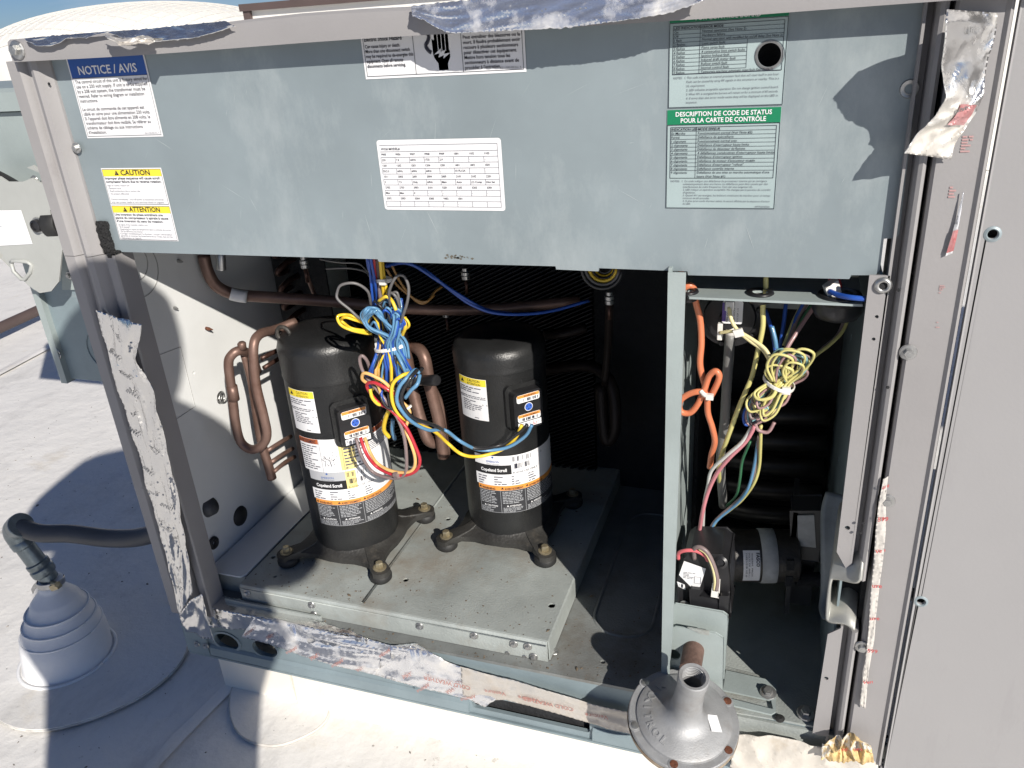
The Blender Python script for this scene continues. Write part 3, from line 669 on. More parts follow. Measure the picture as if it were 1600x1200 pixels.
# control board code label
x0, z0 = -.1525, -.006; W_ = .1285
d = Decal(flatXZ(0, x0, z0)); Hh = .103
hc = circ(Y(1202, 86, 0).x - x0, -(Y(1202, 86, 0).z - z0), .0165, 24)
mb_ = d.mb; tr = tessellate_polygon([[Vector((a, b, 0)) for a, b in [(0, 0), (W_, 0), (W_, Hh), (0, Hh)]], [Vector((a, b, 0)) for a, b in hc]])
fl = [(0, 0), (W_, 0), (W_, Hh), (0, Hh)] + hc; mb_.add([d.fn(a, b, .0008) for a, b in fl], [tuple(q) for q in tr], LGREY2)
d.rect(.0005, 0, W_ - .0005, .0115, GREEN, .0012); d.text('FOR CONTROL BOARD', W_ / 2, .0100, .0072, SILVERT, .0017, bold=.02, align='c', width=.070)
d.box(.0005, .0118, W_ - .0005, Hh - .0005, .0006, INK); d.box(.0045, .0150, W_ - .004, .0660, .0005, INK)
en = [('LED INDICATION', 'ERROR MODE'), ('On', 'Normal operation (See Note 2)'), ('Off', 'Hardware failure'), ('1 flash', 'Normal operation with modified fan on/off delay (See Note 2)'), ('2 flashes', 'Limit switch fault'), ('3 flashes', 'Flame sense fault'), ('4 flashes', '4 consecutive limit switch faults'), ('5 flashes', 'Ignition lockout fault'), ('6 flashes', 'Induced draft motor fault'), ('7 flashes', 'Rollout switch fault'), ('8 flashes', 'Internal control fault'), ('9 flashes', 'Temporary one hour automatic reset fault (See Note 1)')]
for i, (a, b) in enumerate(en):
    yy = .0150 + i * .00425
    e_ = .086 if 4 <= i <= 10 else W_ - .0045
    d.rect(.0045, yy + .00425, e_ , yy + .0046, INK, .0014)
    d.text(a, .006, yy + .0036, .0037, INK, bold=.012 if i == 0 else .002, width=.030 if i == 0 else None); d.text(b, .037, yy + .0036, .0037, INK, bold=.012 if i == 0 else .002, width=.086 if len(b) > 56 else (.078 if len(b) > 50 else None))
d.rect(.0345, .0150, .0349, .0660, INK, .0014); d.rect(.086, .0322, .0864, .0618, INK, .0014)
nt_ = ['NOTES:  1. This code indicates an internal processor fault that will reset itself in one hour.', '                Fault can be caused by stray RF signals in the structure or nearby. This is a', '                UL requirement.', '             2. LED indicates acceptable operation. Do not change ignition control board.', '             3. When W1 is energized the burners will remain on for a minimum of 60 seconds.', '             4. If more than one error mode exists they will be displayed on the LED in', '                sequence.']
for i, s_ in enumerate(nt_): d.text(s_.strip(), .006 if i == 0 else .021, .0710 + i * .0045, .0033, INKG, width=min(W_ - .012 - (.015 if i else 0), len(s_.strip()) * .00142))
d.build('code_label', pan, 'grey green fault code label in English with a green header')
x0, z0 = -.1535, -.1105; W_, H_ = .1285, .116
d = Decal(flatXZ(0, x0, z0)); d.rect(0, 0, W_, H_, LGREY2)
d.rect(.0005, 0.0004, W_ - .0005, .0170, GREEN, .0012); d.text('DESCRIPTION DE CODE DE STATUS', W_ / 2, .0078, .0072, WHITE, .0017, bold=.02, align='c', width=.108); d.text('POUR LA CARTE DE CONTR\u00d4LE', W_ / 2, .0150, .0072, WHITE, .0017, bold=.02, align='c', width=.096)
d.box(.0005, .0172, W_ - .0005, H_ - .0005, .0006, INK); d.box(.0045, .0200, W_ - .004, .0795, .0005, INK)
fr = [('INDICATION LED', 'MODE ERREUR'), ('En Marche', 'Fonctionnement normal (Voir Note #2)'), ('Ferm\u00e9', 'D\u00e9faillance de quincaillerie'), ('1 clignotant', 'Fonctionnement normal avec'), ('2 clignotants', "D\u00e9faillance d'interrupteur haute limite"), ('3 clignotants', 'D\u00e9faillance de d\u00e9tecteur de flamme'), ('4 clignotants', "4 d\u00e9faillances cons\u00e9cutives d'interrupteur haute limite"), ('5 clignotants', "D\u00e9faillance d'interrupteur ignition"), ('6 clignotants', "D\u00e9faillance de moteur d'\u00e9vacuateur muzzle"), ('7 clignotants', "D\u00e9faillance d'interrupteur \"rollout\""), ('8 clignotants', 'D\u00e9faillance contr\u00f4le interne'), ('9 clignotants', "D\u00e9faillance de une mise en marche automatique d'une"), ('', 'heure (Voir Note #1)')]
for i, (a, b) in enumerate(fr):
    yy = .0200 + i * .00455
    if i != 11: d.rect(.0045, yy + .00455, W_ - .0045, yy + .0049, INK, .0014)
    if a: d.text(a, .006, yy + .0038, .0038, INK, bold=.012 if i == 0 else .002, width=.030 if i == 0 else None)
    d.text(b, .037, yy + .0038, .0038, INK, bold=.012 if i == 0 else .002, width=.087 if len(b) > 51 else None)
d.rect(.0345, .0200, .0349, .0795, INK, .0014)
nf = ['NOTES:  1. Ce code indique une d\u00e9faillance du processeur interne qui se corrigera', 'automatiquement dans une heure. La d\u00e9faillance peut \u00eatre caus\u00e9e par des', 'interf\u00e9rences de radio fr\u00e9quence. Ceci est une exigence UL.', "2. LED indique un op\u00e9ration acceptable. Ne changez pas le panneau de contr\u00f4le", "d'ignition.", '3. Quand W1 est \u00e9nergis\u00e9, les br\u00fbleurs continuent de marcher pour un temps', 'minimum de 60 secondes.', "4. Si plus qu'un mode d'erreur existe, ils seront affich\u00e9s par la s\u00e9quence d'erreur", 'du LED.']
for i, s_ in enumerate(nf): d.text(s_, .006 if i == 0 else .021, .0838 + i * .0034, .0030, INKG, width=min(W_ - .012 - (.015 if i else 0), len(s_) * .00138))
d.text('097752343504', W_ - .006, H_ - .002, .0028, INKG, align='r')
d.build('code_label', pan, 'grey green fault code label in French with a green header')

# ---- right mullion
def col_strip(name, x0, x1, y, z0, z1, material, t_=.004, slope=0, **k):
    mb = MB(); mb.box(x0, x1, y, y + t_, z0, z1); return mb.build(name, material, cab, **k)
hl = [circ(*D(*p, -.012), .0022, 10) for p in ((1370, 495), (1366, 530), (1324, 825))]
xa = [Y(1388, 430, -.012).x, Y(1313, 800, -.012).x]
def fl_out(zt1, zt2, xl1, xl2): return [(xl2, zt2), (.118, zt2), (.118, zt1), (xl1, zt1)]
XL = .086
zU1, zU2, zL1, zL2 = Y(1306, 862, -.012).z, Y(1340, 897, -.012).z, Y(1300, 992, -.012).z, Y(1328, 984, -.012).z
mb = MB(); mb.plate([(XL + .002, zU1), (.106, zU2), (.108, -.30), (XL, -.30)][::-1], [circ(*D(1370, 495, -.012), .0022, 10), circ(*D(1365, 530, -.012), .0022, 10), circ(*D(1324, 825, -.012), .0035, 12)], fXZ(-.012), .003)
mb.build('burner_bay_flange', MAUVE, cab)
mb = MB(); mb.plate([(XL, -1.035), (.106, -1.035), (.106, zL2), (XL + .004, zL1)][::-1], [circ(*D(1291, 1060, -.012), .0032, 12)], fXZ(-.012), .003); mb.build('burner_bay_flange', MAUVE, cab)
prof = [(.106, .05), (.106, -.012), (.109, -.012), (.110, .004), (.1165, .004), (.118, -.012), (.1205, -.020), (.1245, -.022), (.128, -.019), (.1295, -.010), (.1295, .05)]
for z0_, z1_ in ((-.008, zU2 - .004), (zL2 + .004, -1.045)):
    mb = MB(); mb.extrude(prof, lambda x, y, z: Vector((x, y, z)), z0_, z1_); mb.build('mullion_channel', MAUVE, cab, smooth=True, auto=30)
MB().box(.1062, .1294, .03, .05, zL2, zU2).build('channel_backing', INNER, cab)
MB().box(.128, .140, .01, .04, -1.05, -.005).build('dark_gap', INNER, cab)
prof = [(.134, .05), (.134, -.016), (.137, -.020), (.178, -.020), (.182, -.024), (.185, -.022), (.185, .05)]
mb = MB(); mb.extrude(prof, lambda x, y, z: Vector((x, y, z)), -.006, -1.060); mb.build('mullion_strip', MAUVE, cab, smooth=True, auto=30)
MB().box(.185, .1895, .0, .04, -1.06, .0).build('dark_gap', INNER, cab)
for p in ((1419, 550), (1386, 782), (1347, 1010)): screw(Y(*p, -.0205), (0, -1, 0), cab, 1.15)
for p in ((1404, 454), (1349, 880), (1330, 838), (1328, 862)): pass
q = Y(1380, 446, -.013); mb = MB(); mb.lathe([(.0045, .000), (.0050, .004), (.0085, .003), (.010, 0)], q, (0, -1, 0), 22, cap0=False, cap1=False); mb.build('captive_nut', ZINC, cab, smooth=True)
MB().lathe([(.0046, .0), (.0046, .001)], q, (0, -1, 0), 16).build('screw_hole', INNER, cab)
for p in ((1387, 605), (1377, 792), (1349, 817), (1345, 832), (1404, 453)):
    q = Y(*p, -.0225); MB().lathe([(.0020, 0), (.0020, .0012)], q, (0, -1, 0), 10).build('screw_hole', INNER, cab)
# right hand door
pd = [(.1893, -1.062), (1.6, -1.062), (1.6, .02), (.1893, .02)]
q1 = D(1551, 366, -.024); q2 = D(1439, 940, -.024)
mb = MB(); mb.plate(pd, [circ(*q1, .0052, 16), circ(*q2, .0050, 16)], fXZ(-.024), .006)
o = mb.build('access_door', MAUVED, cab, bevel=.002)
for q_ in (q1, q2):
    mb = MB(); mb.lathe([(.005, 0), (.0062, .0015), (.0085, .0006), (.009, 0)], (q_[0], -.024, q_[1]), (0, -1, 0), 22, cap0=False, cap1=False); mb.build('hole_rim', GALV, o)
    MB().box(q_[0] - .01, q_[0] + .01, -.012, -.010, q_[1] - .01, q_[1] + .01).build('dark_hole', INNER, o)
MB().box(.186, 1.6, -.012, .03, -1.085, -1.064).build('door_sill', MAUVE, cab, bevel=.002)
screw(Y(1461, 1175, -.014), (0, -1, 0), cab, 1.1)
MB().box(-.16, .24, -.006, -.001, -1.075, -1.036).build('sill_plate', GALVD, cab)
screw(Y(1345, 1150, -.008), (0, -1, 0), cab, 1.2)

# ---- raised compressor mounting plate
PZ = -.985
mb = MB(); FR = .024
hol = [circ(*Z(634, 906, PZ)[:2], .006, 8), circ(*Z(862, 946, PZ)[:2], .007, 8), circ(*Z(430, 901, PZ)[:2], .004, 8), circ(*Z(700, 811, PZ)[:2], .006, 8), circ(*Z(427, 871, PZ)[:2], .005, 8)]
mb.plate([(-.985, FR + .004), (-.350, FR + .004), (-.350, .70), (-.985, .70)], hol, fXY(PZ), -.003)
mb.extrude([(FR + .005, PZ), (FR + .001, PZ - .001), (FR - .001, PZ - .005), (FR - .001, FZ + .001), (FR + .001, FZ + .001), (FR + .003, PZ - .004)], lambda y, z, x: Vector((x, y, z)), -.985, -.350)
mb.extrude([(-.351, PZ), (-.347, PZ - .002), (-.3465, FZ + .003), (-.349, FZ + .003), (-.3495, PZ - .003)], lambda x, z, y: Vector((x, y, z)), FR + .003, .70)
plate = mb.build('mounting_plate', GALVD, cab, smooth=False)
# crease lines pressed into the plate
for a in (-.716,):
    mb = MB(); mb.extrude([(-.0035, 0), (-.001, .0022), (.001, .0022), (.0035, 0)], lambda x, z, y: Vector((a + x, y, PZ + .0003 + z)), .035, .70); mb.build('plate_crease', GALVD, plate, smooth=True)
mb = MB(); mb.extrude([(-.002, 0), (0, .002), (.002, 0)], lambda y, z, x: Vector((x, FR - .001 - z, PZ - .009 + y)), -.985, -.352); mb.build('plate_crease', GALVD, plate, smooth=True)
for p in ((656, 978), (741, 993), (803, 1006), (825, 1010), (487, 945), (491, 960), (834, 1026), (386, 926)):
    screw(Y(*p, FR - .002), (0, -1, 0), plate, .9)
for p in ((793, 1021), (820, 1027)):
    mb = MB(); mb.lathe([(.0015, .0005), (.0042, .0005), (.005, 0)], Y(*p, FR - .002), (0, -1, 0), 12); mb.build('pilot_hole', ZINC, plate)
screw(Z(866, 1019, FZ + .001), (0, 0, 1), plate, .9)
# small white deck sheet at the left
mb = MB(); mb.plate([(-1.076, .055), (-1.062, .043), (-.996, .043), (-.989, .055), (-.989, .42), (-1.076, .42)], [], fXY(PZ + .002), -.003); mb.build('deck_sheet', GALVW, cab, bevel=.001)
MB().box(-1.076, -.987, .049, .052, FZ, PZ - .003).build('deck_flange', GALVD, cab)
MB().box(-1.02, -.80, .012, .016, FZ, FZ + .012).build('angle_strip', GALVD, cab)

R4 = random.Random(12)
mb = MB()
for k in range(420):
    x_, y_ = R4.uniform(-1.02, -.16), R4.uniform(.0, .5)
    if R4.random() < .5: y_ = abs(R4.gauss(0, .05)) + .002
    z_ = (PZ if (-.985 < x_ < -.351 and y_ > FR + .006) else FZ) + .0004
    if z_ < PZ and -.985 < x_ < -.345 and y_ > .02: continue
    a_ = R4.uniform(0, 6.28); l_ = R4.uniform(.0008, .0030) * (2.2 if R4.random() < .04 else 1); u_ = Vector((math.cos(a_), math.sin(a_), 0)) * l_; w_ = Vector((-u_.y, u_.x, 0)) * R4.uniform(.3, .8); c_ = Vector((x_, y_, z_))
    mb.add([c_ - u_, c_ + w_, c_ + u_, c_ - w_, c_ + Vector((0, 0, l_ * .5))], [(0, 1, 4), (1, 2, 4), (2, 3, 4), (3, 0, 4), (0, 3, 2, 1)])
o = mb.build('debris', mat('floor_grit', (.12, .09, .06), .9, 0, .6, 90), cab); o['kind'] = 'stuff'
mb = MB()
for k in range(500):
    x_, y_ = R4.uniform(-2.6, -.2), R4.uniform(-.45, 1.6)
    if x_ > -1.09 and y_ > -.01: continue
    a_ = R4.uniform(0, 6.28); l_ = R4.uniform(.0012, .004) * (2 if R4.random() < .05 else 1); u_ = Vector((math.cos(a_), math.sin(a_), 0)) * l_; w_ = Vector((-u_.y, u_.x, 0)) * R4.uniform(.3, .8); c_ = Vector((x_, y_, GZ + .006 * noise.noise(Vector((x_ * 1.7, y_ * 1.7, 0))) - .0035))
    mb.add([c_ - u_, c_ + w_, c_ + u_, c_ - w_, c_ + Vector((0, 0, l_ * .6))], [(0, 1, 4), (1, 2, 4), (2, 3, 4), (3, 0, 4)])
tag(mb.build('grit', mat('roof_grit', (.20, .18, .16), .9, 0, .6, 90)), 'specks of dark grit scattered on the white roof', 'grit', kind='stuff')

# ================================================================== COMPRESSORS
def cylhit(px, py, c, r):
    d = ray(px, py); ox, oy = -c[0], -1 - c[1]
    A_ = d[0] ** 2 + d[1] ** 2; B_ = 2 * (ox * d[0] + oy * d[1]); C2 = ox * ox + oy * oy - r * r
    disc = max(0, B_ * B_ - 4 * A_ * C2); t = (-B_ - math.sqrt(disc)) / (2 * A_)
    x, y, z = t * d[0], -1 + t * d[1], t * d[2]; return math.atan2(y - c[1], x - c[0]), z
def compressor(cx, cy, R, ztop, label, zcap):
    zb = PZ + .028
    t = thing('compressor', label, 'compressor', (cx, cy, PZ), 'scroll compressors')
    zl = ztop - .052
    mb = MB(); rc = R
    prof = [(R * .97, zb + .004), (R * .975, zb + .010), (R * 1.0, zb + .03), (R, zcap - .001), (R * 1.012, zcap + .002), (R * 1.022, zcap + .005), (R * 1.012, zcap + .009), (R * 1.014, zl + .012), (R * 1.02, zl + .026), (R * .97, zl + .040), (R * .86, zl + .048), (R * .6, zl + .053), (.001, zl + .055)]
    mb.lathe(prof, (cx, cy, 0), seg=64, cap1=False); mb.build('shell', BLACKP, t, smooth=True, auto=50)
    # foot plate: four arms
    half = .1055; outl = []
    for k in range(4):
        a = math.radians(45 + 90 * k); ca, sa = math.cos(a), math.sin(a); fx, fy = half * (1 if ca > 0 else -1), half * (1 if sa > 0 else -1)
        for da in (-36, -22, -14, -7):
            rr_ = {-36: R * 1.12, -22: R * 1.16, -14: R * 1.26, -7: R * 1.42}[da]; q = a + math.radians(da); outl.append((cx + rr_ * math.cos(q), cy + rr_ * math.sin(q)))
        for dd in range(-60, 61, 24):
            q = a + math.radians(dd); outl.append((cx + fx + .021 * math.cos(q), cy + fy + .021 * math.sin(q)))
        for da in (7, 14, 22, 36):
            rr_ = {36: R * 1.12, 22: R * 1.16, 14: R * 1.26, 7: R * 1.42}[da]; q = a + math.radians(da); outl.append((cx + rr_ * math.cos(q), cy + rr_ * math.sin(q)))
    def ff(a, b, d_):
        r = math.hypot(a - cx, b - cy); k = max(0, min(1, (r - R) / .03)); return Vector((a, b, zb + d_ - .006 * k))
    mb = MB()
    n_ = len(outl); inn = [(cx + R * .96 * math.cos(math.atan2(b - cy, a - cx)), cy + R * .96 * math.sin(math.atan2(b - cy, a - cx))) for a, b in outl]
    rings = []
    for (f_, zo, du) in ((0, .012, 1), (.25, .004, 1), (.85, .000, 1), (1, -.002, 1), (1.0, -.013, 1), (.9, -.014, 1)):
        rings.append([Vector((i_[0] + (o_[0] - i_[0]) * f_, i_[1] + (o_[1] - i_[1]) * f_, zb + zo)) for i_, o_ in zip(inn, outl)])
    vs = [v for r_ in rings for v in r_]; fs = [(i * n_ + j, i * n_ + (j + 1) % n_, (i + 1) * n_ + (j + 1) % n_, (i + 1) * n_ + j) for i in range(len(rings) - 1) for j in range(n_)]
    mb.add(vs, fs); fo = mb.build('foot_plate', BLACKF, t, smooth=True, auto=45)
    for sx in (-1, 1):
        for sy in (-1, 1):
            p = (cx + sx * half, cy + sy * half, PZ)
            mb = MB(); mb.lathe([(.018, 0), (.0215, .004), (.022, .012), (.0195, .017), (.018, .018)], p, seg=24); gr = mb.build('grommet', RUBBER, t, smooth=True, auto=50)
            mb = MB(); mb.lathe([(.013, .026), (.0135, .030), (.011, .031)], p, seg=24); mb.lathe([(.008, .031), (.008, .039), (.0065, .041)], p, seg=6); mb.build('mounting_bolt', BRASSY, t)
    mb = MB(); mb.tube([(cx - R * 1.03, cy - .01, zl + .0), (cx - R * 1.03, cy - .01, zb + .02)], .0016, 6, 0); mb.build('weld_seam', BLACKP, t)
    return t, zl, zb
c1 = (-.819, .214); c2 = (-.521, .342); R1 = .0885
comp1, zl1, zb1 = compressor(*c1, R1, -.503, 'black scroll compressor on the left, with the wire harness hanging in front of it', cylhit(451, 604, c1, R1)[1] + .006)
comp2, zl2, zb2 = compressor(*c2, R1, -.543, 'black scroll compressor on the right, half in shadow beside the partition', cylhit(718, 583, c2, R1)[1] + .006)

def comp_labels(c, R, comp, pc, plab, full, tb):
    # pc: pixel corners of the small caution label (tl, tr, bl) ; plab: pixel of spec label left edge top, bottom
    (th0, zA), (th1, zB), (th2, zC) = [cylhit(*p, c, R) for p in pc]
    fn = lambda th_, z_, rr_=R: (lambda u, v, h: Vector((c[0] + (rr_ + h) * math.cos(th_ + u / R), c[1] + (rr_ + h) * math.sin(th_ + u / R), z_ - v)))
    W_ = (th1 - th0) * R; H_ = zA - zC
    d = Decal(fn(th0, zA), .006); d.rect(0, 0, W_, H_, WHITE); d.rect(.0006, .0006, W_ - .0006, H_ * .17, YEL, .0012)
    d.text('CAUTION', W_ * .60, H_ * .085, H_ * .085, INK, align='c', width=W_ * .42); d.text('ATTENTION', W_ * .60, H_ * .158, H_ * .075, INK, align='c', width=W_ * .45); d.tri(W_ * .18, H_ * .09, H_ * .05, INK)
    d.lines(W_ * .05, H_ * .21, W_ * .95, H_ * .36, 3, INKG, seed=3); d.lines(W_ * .05, H_ * .42, W_ * .95, H_ * .50, 2, INKG, seed=4)
    d.lines(W_ * .15, H_ * .53, W_ * .85, H_ * .80, 6, INKG, seed=5); d.rect(W_ * .02, H_ * .44, W_ * .12, H_ * .475, INK); d.rect(W_ * .84, H_ * .60, W_ * .98, H_ * .635, INK)
    d.lines(W_ * .55, H_ * .93, W_ * .72, H_ * .97, 1, INKG, seed=8)
    d.build('caution_label', comp)
    # main label block
    th0, zA = cylhit(*plab[0], c, R); _, zE = cylhit(*plab[1], c, R)
    H = zA - zE; Wl = math.radians(128) * R
    d = Decal(fn(th0, zA), .006)
    g0 = H * full
    if full > 0:   # upper warning block
        d.rect(-.012, 0, Wl, g0, WHITE, .0008); d.rect(-.012, 0.0003, .034, H * .055, RORG, .0012); d.text('AVERTISSEMENT', -.010, H * .05, H * .055, INK, width=.040, bold=.02)
        d.rect(Wl * .50, .0003, Wl, H * .055, RORG, .0012); d.text('WARNING', Wl * .6, H * .05, H * .058, INK, width=.045, bold=.02)
        d.lines(-.009, H * .07, .031, g0 - .004, 11, INKG, seed=11, cw=.45)
        d.rect(.035, 0, .0355, g0, INK, .0014); d.rect(.0765, 0, .077, g0, INK, .0014)
        d.rect(.0705, .0005, .100, g0 * .96, PYEL, .0011)
        bx = .055
        d.poly(circ(bx + .008, g0 * .44, .0062, 14), INK); d.poly([(bx + .002, g0 * .68), (bx + .006, g0 * .55), (bx + .016, g0 * .58), (bx + .017, g0 * .80), (bx + .004, g0 * .78)], INK)
        d.poly([(bx - .016, g0 * .82), (bx - .012, g0 * .62), (bx - .008, g0 * .80), (bx - .004, g0 * .60), (bx - .001, g0 * .82)], INK)
        R_ = random.Random(5)
        for k in range(26):
            a = R_.uniform(-2.6, -.5); r0 = R_.uniform(.006, .012); r1 = r0 + R_.uniform(.004, .012); cxk, cyk = bx - .007, g0 * .72
            p_, q_ = (cxk + r0 * math.cos(a), cyk + r0 * math.sin(a)), (cxk + r1 * math.cos(a), cyk + r1 * math.sin(a))
            if q_[1] < .003: continue
            d.mb.add([d.fn(p_[0] - .0004, p_[1], .0014), d.fn(p_[0] + .0004, p_[1], .0014), d.fn(q_[0], q_[1], .0014)], [(0, 1, 2)], INK)
        d.lines(.079, H * .07, Wl * .62, g0 * .95, 8, INKG, seed=12, cw=.4); d.lines(Wl * .64, H * .07, Wl * .98, g0 * .6, 8, INKG, seed=13, cw=.4)
    g1 = g0; g2 = g0 + (H - g0) * .16; g3 = g0 + (H - g0) * .32; g4 = g0 + (H - g0) * .52; g5 = g0 + (H - g0) * .60
    d.rect(0, g1, .075, g2, LGREY if full else WHITE, .0009); d.text('EMERSON', .040, g2 - (g2 - g1) * .28, .0062, BLUE, align='c', width=.025); d.text('Climate Technologies', .040, g2 - (g2 - g1) * .08, .003, INKG, align='c', width=.026)
    d.mb.add([d.fn(.040, g1 + .001, .0015), d.fn(.0425, g1 + .0032, .0015), d.fn(.040, g1 + .0055, .0015), d.fn(.0375, g1 + .0032, .0015)], [(0, 1, 2, 3)], BLUE)
    d.rect(0, g2, .075, g3, BLK, .0009); d.text('Copeland Scroll', .040, g3 - (g3 - g2) * .33, .0098, WHITE, .0020, align='c', width=.052, bold=.03)
    d.rect(.075, g1 + .00, Wl, g4, WHITE, .0009); d.rect(0, g3, .0752, g4, WHITE, .0009)
    if full: d.rect(.075, g1, .095, g3, PYEL, .0012)
    d.barcode(.078, g1 + .003, .118, g1 + (g3 - g1) * .33, INK, seed=4); d.barcode(.078, g1 + (g3 - g1) * .45, .112, g1 + (g3 - g1) * .72, INK, seed=6)
    d.text('R-410A USE ONLY', .078, g3 - .001, .0062, INK, width=.052)
    d.text('0', .141, g1 + .012, .006, INK)
    for rr_ in range(4): d.lines(.006 + rr_ * .034, g3 + .003, .030 + rr_ * .034, g4 - .001, 4, INKG, seed=20 + rr_, cw=.45)
    d.rect(.004, g4, Wl, g5, ORG, .0010)
    xs = [.004, .050, .099, Wl]
    for k, (s_, w2) in enumerate((('WARNING', .030), ('AVERTISSEMENT', .040), ('ADVERTENCIA', .037))):
        d.text(s_, xs[k] + .009, g5 - .0012, .0068, INK, width=w2 * .93, bold=.02); d.tri(xs[k] + .005, (g4 + g5) / 2, .0028, INK)
    DK = mat('black_label', (.035, .036, .04), .5); d.rect(.006, g5, Wl, H, DK, .0010)
    d.box(.006, g5, Wl, H, .0006, LGREY); d.rect(xs[1], g5, xs[1] + .0006, H, LGREY, .0014); d.rect(xs[2], g5, xs[2] + .0006, H, LGREY, .0014)
    for k in range(3):
        m_ = g5 + (H - g5) * .60; m2 = g5 + (H - g5) * .76
        d.lines(xs[k] + .004, g5 + .002, xs[k + 1] - .003, m_, 8, LGREY, seed=30 + k, cw=.42); d.lines(xs[k] + .004, m2, xs[k + 1] - .003, H - .001, 4, LGREY, seed=40 + k, cw=.42)
        d.text(('CAUTION', 'ATTENTION', 'ATENCI\u00d3N')[k], xs[k] + .017, m2 - .0015, .0050, WHITE, width=.022, bold=.02); d.tri(xs[k] + .013, m2 - .0035, .0022, WHITE)
    d.build('specification_label', comp)
    # terminal box
    th, z = cylhit(*tb, c, R)
    nrm = Vector((math.cos(th), math.sin(th), 0)); u = Vector((-math.sin(th), math.cos(th), 0)); o0 = Vector((c[0], c[1], z)) + nrm * (R)
    fb = lambda a, b, dd: o0 + u * a + Vector((0, 0, b)) + nrm * (.020 - dd)
    hw, hh = .0300, .0385
    mb = MB(); mb.plate(rrect(-hw, -hh, hw, hh, .008, 5), [], fb, .034); o = mb.build('terminal_cover', PLAST, comp, bevel=.0035)
    mb = MB(); mb.plate(rrect(-hw - .007, -hh - .006, hw + .005, hh + .009, .012, 5), [], lambda a, b, dd: fb(a, b, dd + .019), .03); mb.build('terminal_base', BLACKP, comp, bevel=.003)
    dl = Decal(lambda a, b, h: fb(a, b, -h - .0002))
    # local v is up here, so text uses a flipped copy
    dl.fn = lambda a, b, h: o0 + u * a + Vector((0, 0, -b)) + nrm * (.0205 + h)
    dl.rr(-.024, -.034, .024, -.018, .004, WHITE, .0004); dl.rect(-.023, -.0335, .023, -.0275, ORG, .0008); dl.text('WARNING', 0.003, -.0286, .0052, INK, .0011, align='c', width=.026, bold=.02); dl.barcode(-.015, -.026, .021, -.020, INK, .0009, n=18)
    dl.poly(circ(0, -.0068, .0085, 22), WHITE, .0004); dl.poly(circ(0, -.0068, .0074, 22), DOTB, .0008)
    for k in range(3):
        a = 2.1 * k - .5; dl.poly(circ(.004 * math.cos(a), -.0068 + .004 * math.sin(a), .0012, 8), INK, .0011)
    dl.rr(-.024, .006, .024, .021, .004, WHITE, .0004); dl.rect(-.023, .0065, .023, .0125, ORG, .0008); dl.text('AVERTISSEMENT', .003, .0115, .0050, INK, .0011, align='c', width=.034, bold=.02); dl.barcode(-.015, .0138, .019, .0195, INK, .0009, seed=9, n=18)
    dl.rect(-.024, .0225, .025, .0340, WHITE, .0006); dl.barcode(-.021, .0250, .003, .0300, INKG, .0009, n=20, seed=10); dl.lines(.006, .024, .022, .033, 3, REDINK, .0009, seed=4)
    dl.build('cover_label', o)
    mb = MB(); q = o0 + Vector((0, 0, hh + .012)) + nrm * -.01; mb.box(q.x - .008, q.x + .008, q.y - .008, q.y + .008, q.z - .008, q.z + .004); mb.build('terminal_latch', PLAST, comp, bevel=.002)
    return o0, u, nrm
T1 = comp_labels(c1, R1, comp1, ((451, 604), (489, 611), (464, 668)), ((474, 682), (502, 816)), .37, (550, 659))
T2 = comp_labels(c2, R1, comp2, ((718, 583), (759, 593), (727, 648)), ((742, 706), (752, 794)), 0, (818, 634))
# lifting eye on the left compressor
q = Y(443, 522, .17); mb = MB(); ring = [q + Vector((.014 * math.cos(i * math.pi / 10), 0, .014 * math.sin(i * math.pi / 10))) for i in range(21)]
mb.tube(ring, .004, 8, 0); mb.tube([q + Vector((.012, 0, -.008)), q + Vector((.035, .01, -.012))], .004, 6, 0); mb.build('lifting_eye', BLACKF, comp1, smooth=True)

# ================================================================== COPPER PIPING
def pipe(name, label, pts, r, material=COPPER, cat='pipe', seg=14, group=None, sm=6):
    P = [Y(*p) for p in pts]; mb = MB(); mb.tube(P, r, seg, sm)
    o = mb.build(name, material, smooth=True, base=P[0]); return tag(o, label, cat, group)
suction = thing('copper_pipe', 'thick copper pipe crossing behind the harness above the left compressor', 'pipe', Y(350, 450, .3))
mb = MB(); mb.tube([Y(318, 398, .22), Y(325, 425, .22), Y(340, 448, .23), Y(370, 460, .25), Y(430, 465, .27), Y(520, 471, .30), Y(640, 482, .34), Y(760, 483, .42), Y(905, 470, .5)], .0115, 16); mb.build('tube', COPPER, suction, smooth=True)
mb = MB(); mb.tube([Y(360, 459, .231), Y(372, 462, .238), Y(386, 464, .245)], .0122, 14, 3); mb.build('paper_sticker', WHITE, suction, smooth=True)
mb = MB(); mb.tube([Y(545, 473, .309), Y(566, 475, .316)], .0122, 14, 0); mb.build('black_sleeve', RUBBER, suction, smooth=True)
